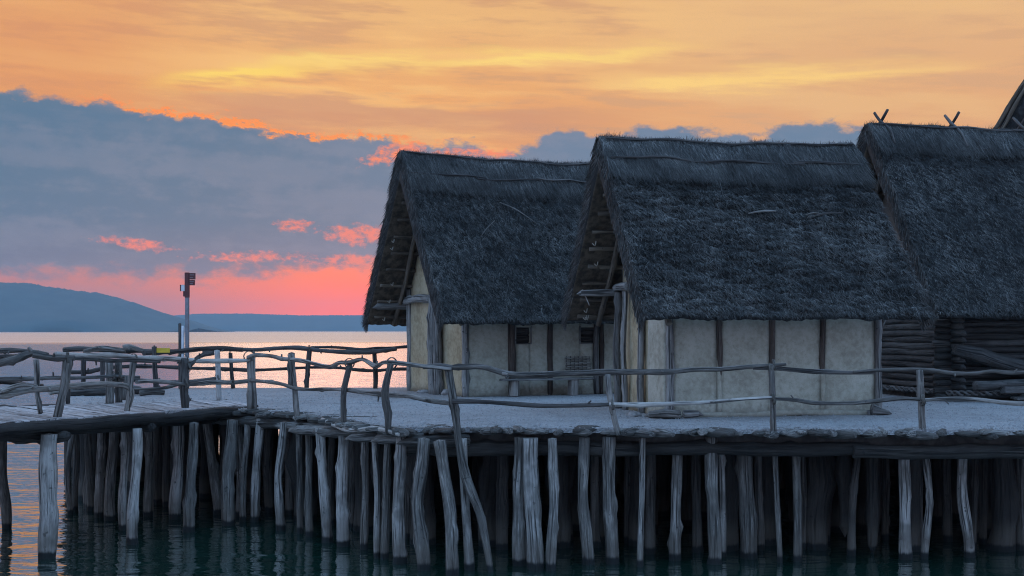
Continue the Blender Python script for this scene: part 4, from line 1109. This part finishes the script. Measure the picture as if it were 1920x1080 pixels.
# woodpile by the boardwalk
G = 'logs of the woodpile'
wp = [((92,742),(130,743),36.0,.13,'thick dark log end sticking out left of the woodpile'), ((128,749),(208,750),35.6,.11,'bottom front log of the woodpile'), ((135,740),(200,746),35.8,.10,'sloping middle log of the woodpile'),
      ((130,733),(172,731),36.2,.09,'short pale log at the upper left of the woodpile'), ((170,734),(214,737),36.3,.10,'short pale log at the upper right of the woodpile'), ((120,752),(180,747),36.6,.10,'rear bottom log of the woodpile'),
      ((150,744),(235,749),36.4,.08,'long thin log running right out of the woodpile'), ((236,747),(262,746),36.0,.12,'dark log with round end right of the woodpile'), ((262,748),(308,743),35.6,.08,'thin loose branch right of the woodpile')]
for i, ((x0, y0), (x1, y1), Y, r, lb) in enumerate(wp):
    a, b = at(x0, y0, Y), at(x1, y1, Y+.3)
    for v in (a, b): v.z = max(v.z, DZ + r)
    lone('firewood_log', [a, a.lerp(b, .5) + Vector((0, 0, .03)), b], [r, r*1.05, r*.9], ('barkless', 'darkrail', 'rail')[i % 3], lb, 'log', G, rough=.12)

# sign mast and gauge post at the far edge
Ys = 40.1
mast = empty('sign_mast', (at(351, 729, Ys).x, Ys, DZ)); tag(mast, 'tall slim steel mast with small dark red signs at its top', 'sign mast')
hgt = lambda y: CAMZ - (y-HZ)/F*Ys - DZ
pxm = Ys/F
link('pole', box_mesh('pole', -.055, .055, -.055, .055, 0, hgt(556), 0, 1, .012), 'steel', mast)
link('head', box_mesh('head', -.062, .062, -.07, .07, hgt(558), hgt(511), 0, 1, .006), 'redsign', mast)
link('bracket', box_mesh('bracket', -.11, -.063, -.06, .06, hgt(556), hgt(546), 0, 1, .004), 'redsign', mast)
for yt, yb, w in ((512, 524, 12), (525, 535, 11)):
    o = link('sign_board', box_mesh('sign_board', .063, .063+w*pxm, -.04, -.01, hgt(yb), hgt(yt), 0, 1, .004), 'redsign', mast)
    for k in range(2):
        zz = hgt(yb) + (k*.42+.2)*(hgt(yt)-hgt(yb))
        link('print_line', box_mesh('print_line', .085, .055+w*pxm*(.85 if k else .7), -.044, -.0405, zz, zz+.032), 'greysign', o)
o = link('sign_board', box_mesh('sign_board', -.063-7*pxm, -.063, -.04, -.01, hgt(546), hgt(534), 0, 1, .004), 'whitesign', mast)
link('sign_edge', box_mesh('sign_edge', -.063-9*pxm, -.066-7*pxm, -.045, -.005, hgt(546), hgt(534), 0, 1, .003), 'redsign', o)
gp = empty('gauge_post', (at(338, 729, Ys).x, Ys+.05, DZ)); tag(gp, 'short dark post with a pale vertical tube, left beside the sign mast', 'post')
link('pole', box_mesh('pole', -.06, .01, -.05, .05, 0, hgt(606), 0, 1, .01), 'darkrail', gp)
hp(gp, 'tube', [(.065,0,.25),(.065,0,1.0),(.065,0,hgt(611))], [.05,.05,.05], 'pipe', rough=0, wob=0, sides=12)
link('clip', box_mesh('clip', .011, .16, -.012, .012, hgt(612.5), hgt(611.2)), 'steel', gp)
ys = empty('yellow_sign', at(305, 657, 37.0)); tag(ys, 'small yellow sign plate fixed to the far railing', 'sign')
link('plate', box_mesh('plate', -.20, .20, -.012, .012, -.065, .065, 0, 1, .006), 'yellow', ys)
link('bolt', box_mesh('bolt', -.25, -.215, -.02, .02, -.02, .14, 0, 1, .005), 'darkrail', ys)

# ------------------------------------------------------------------ haze
m = bpy.data.materials.new('evening_haze'); m.use_nodes = True
nt = m.node_tree; nt.nodes.clear()
pv = nt.nodes.new('ShaderNodeVolumePrincipled'); pv.inputs['Color'].default_value = (.55, .80, .98, 1); pv.inputs['Density'].default_value = 0.9e-4; pv.inputs['Anisotropy'].default_value = 0.0
ou = nt.nodes.new('ShaderNodeOutputMaterial'); nt.links.new(pv.outputs[0], ou.inputs['Volume'])
hz = link('haze', box_mesh('haze', -9000, 9000, -400, 8250, -4, 178), m); tag(hz, kind='stuff')
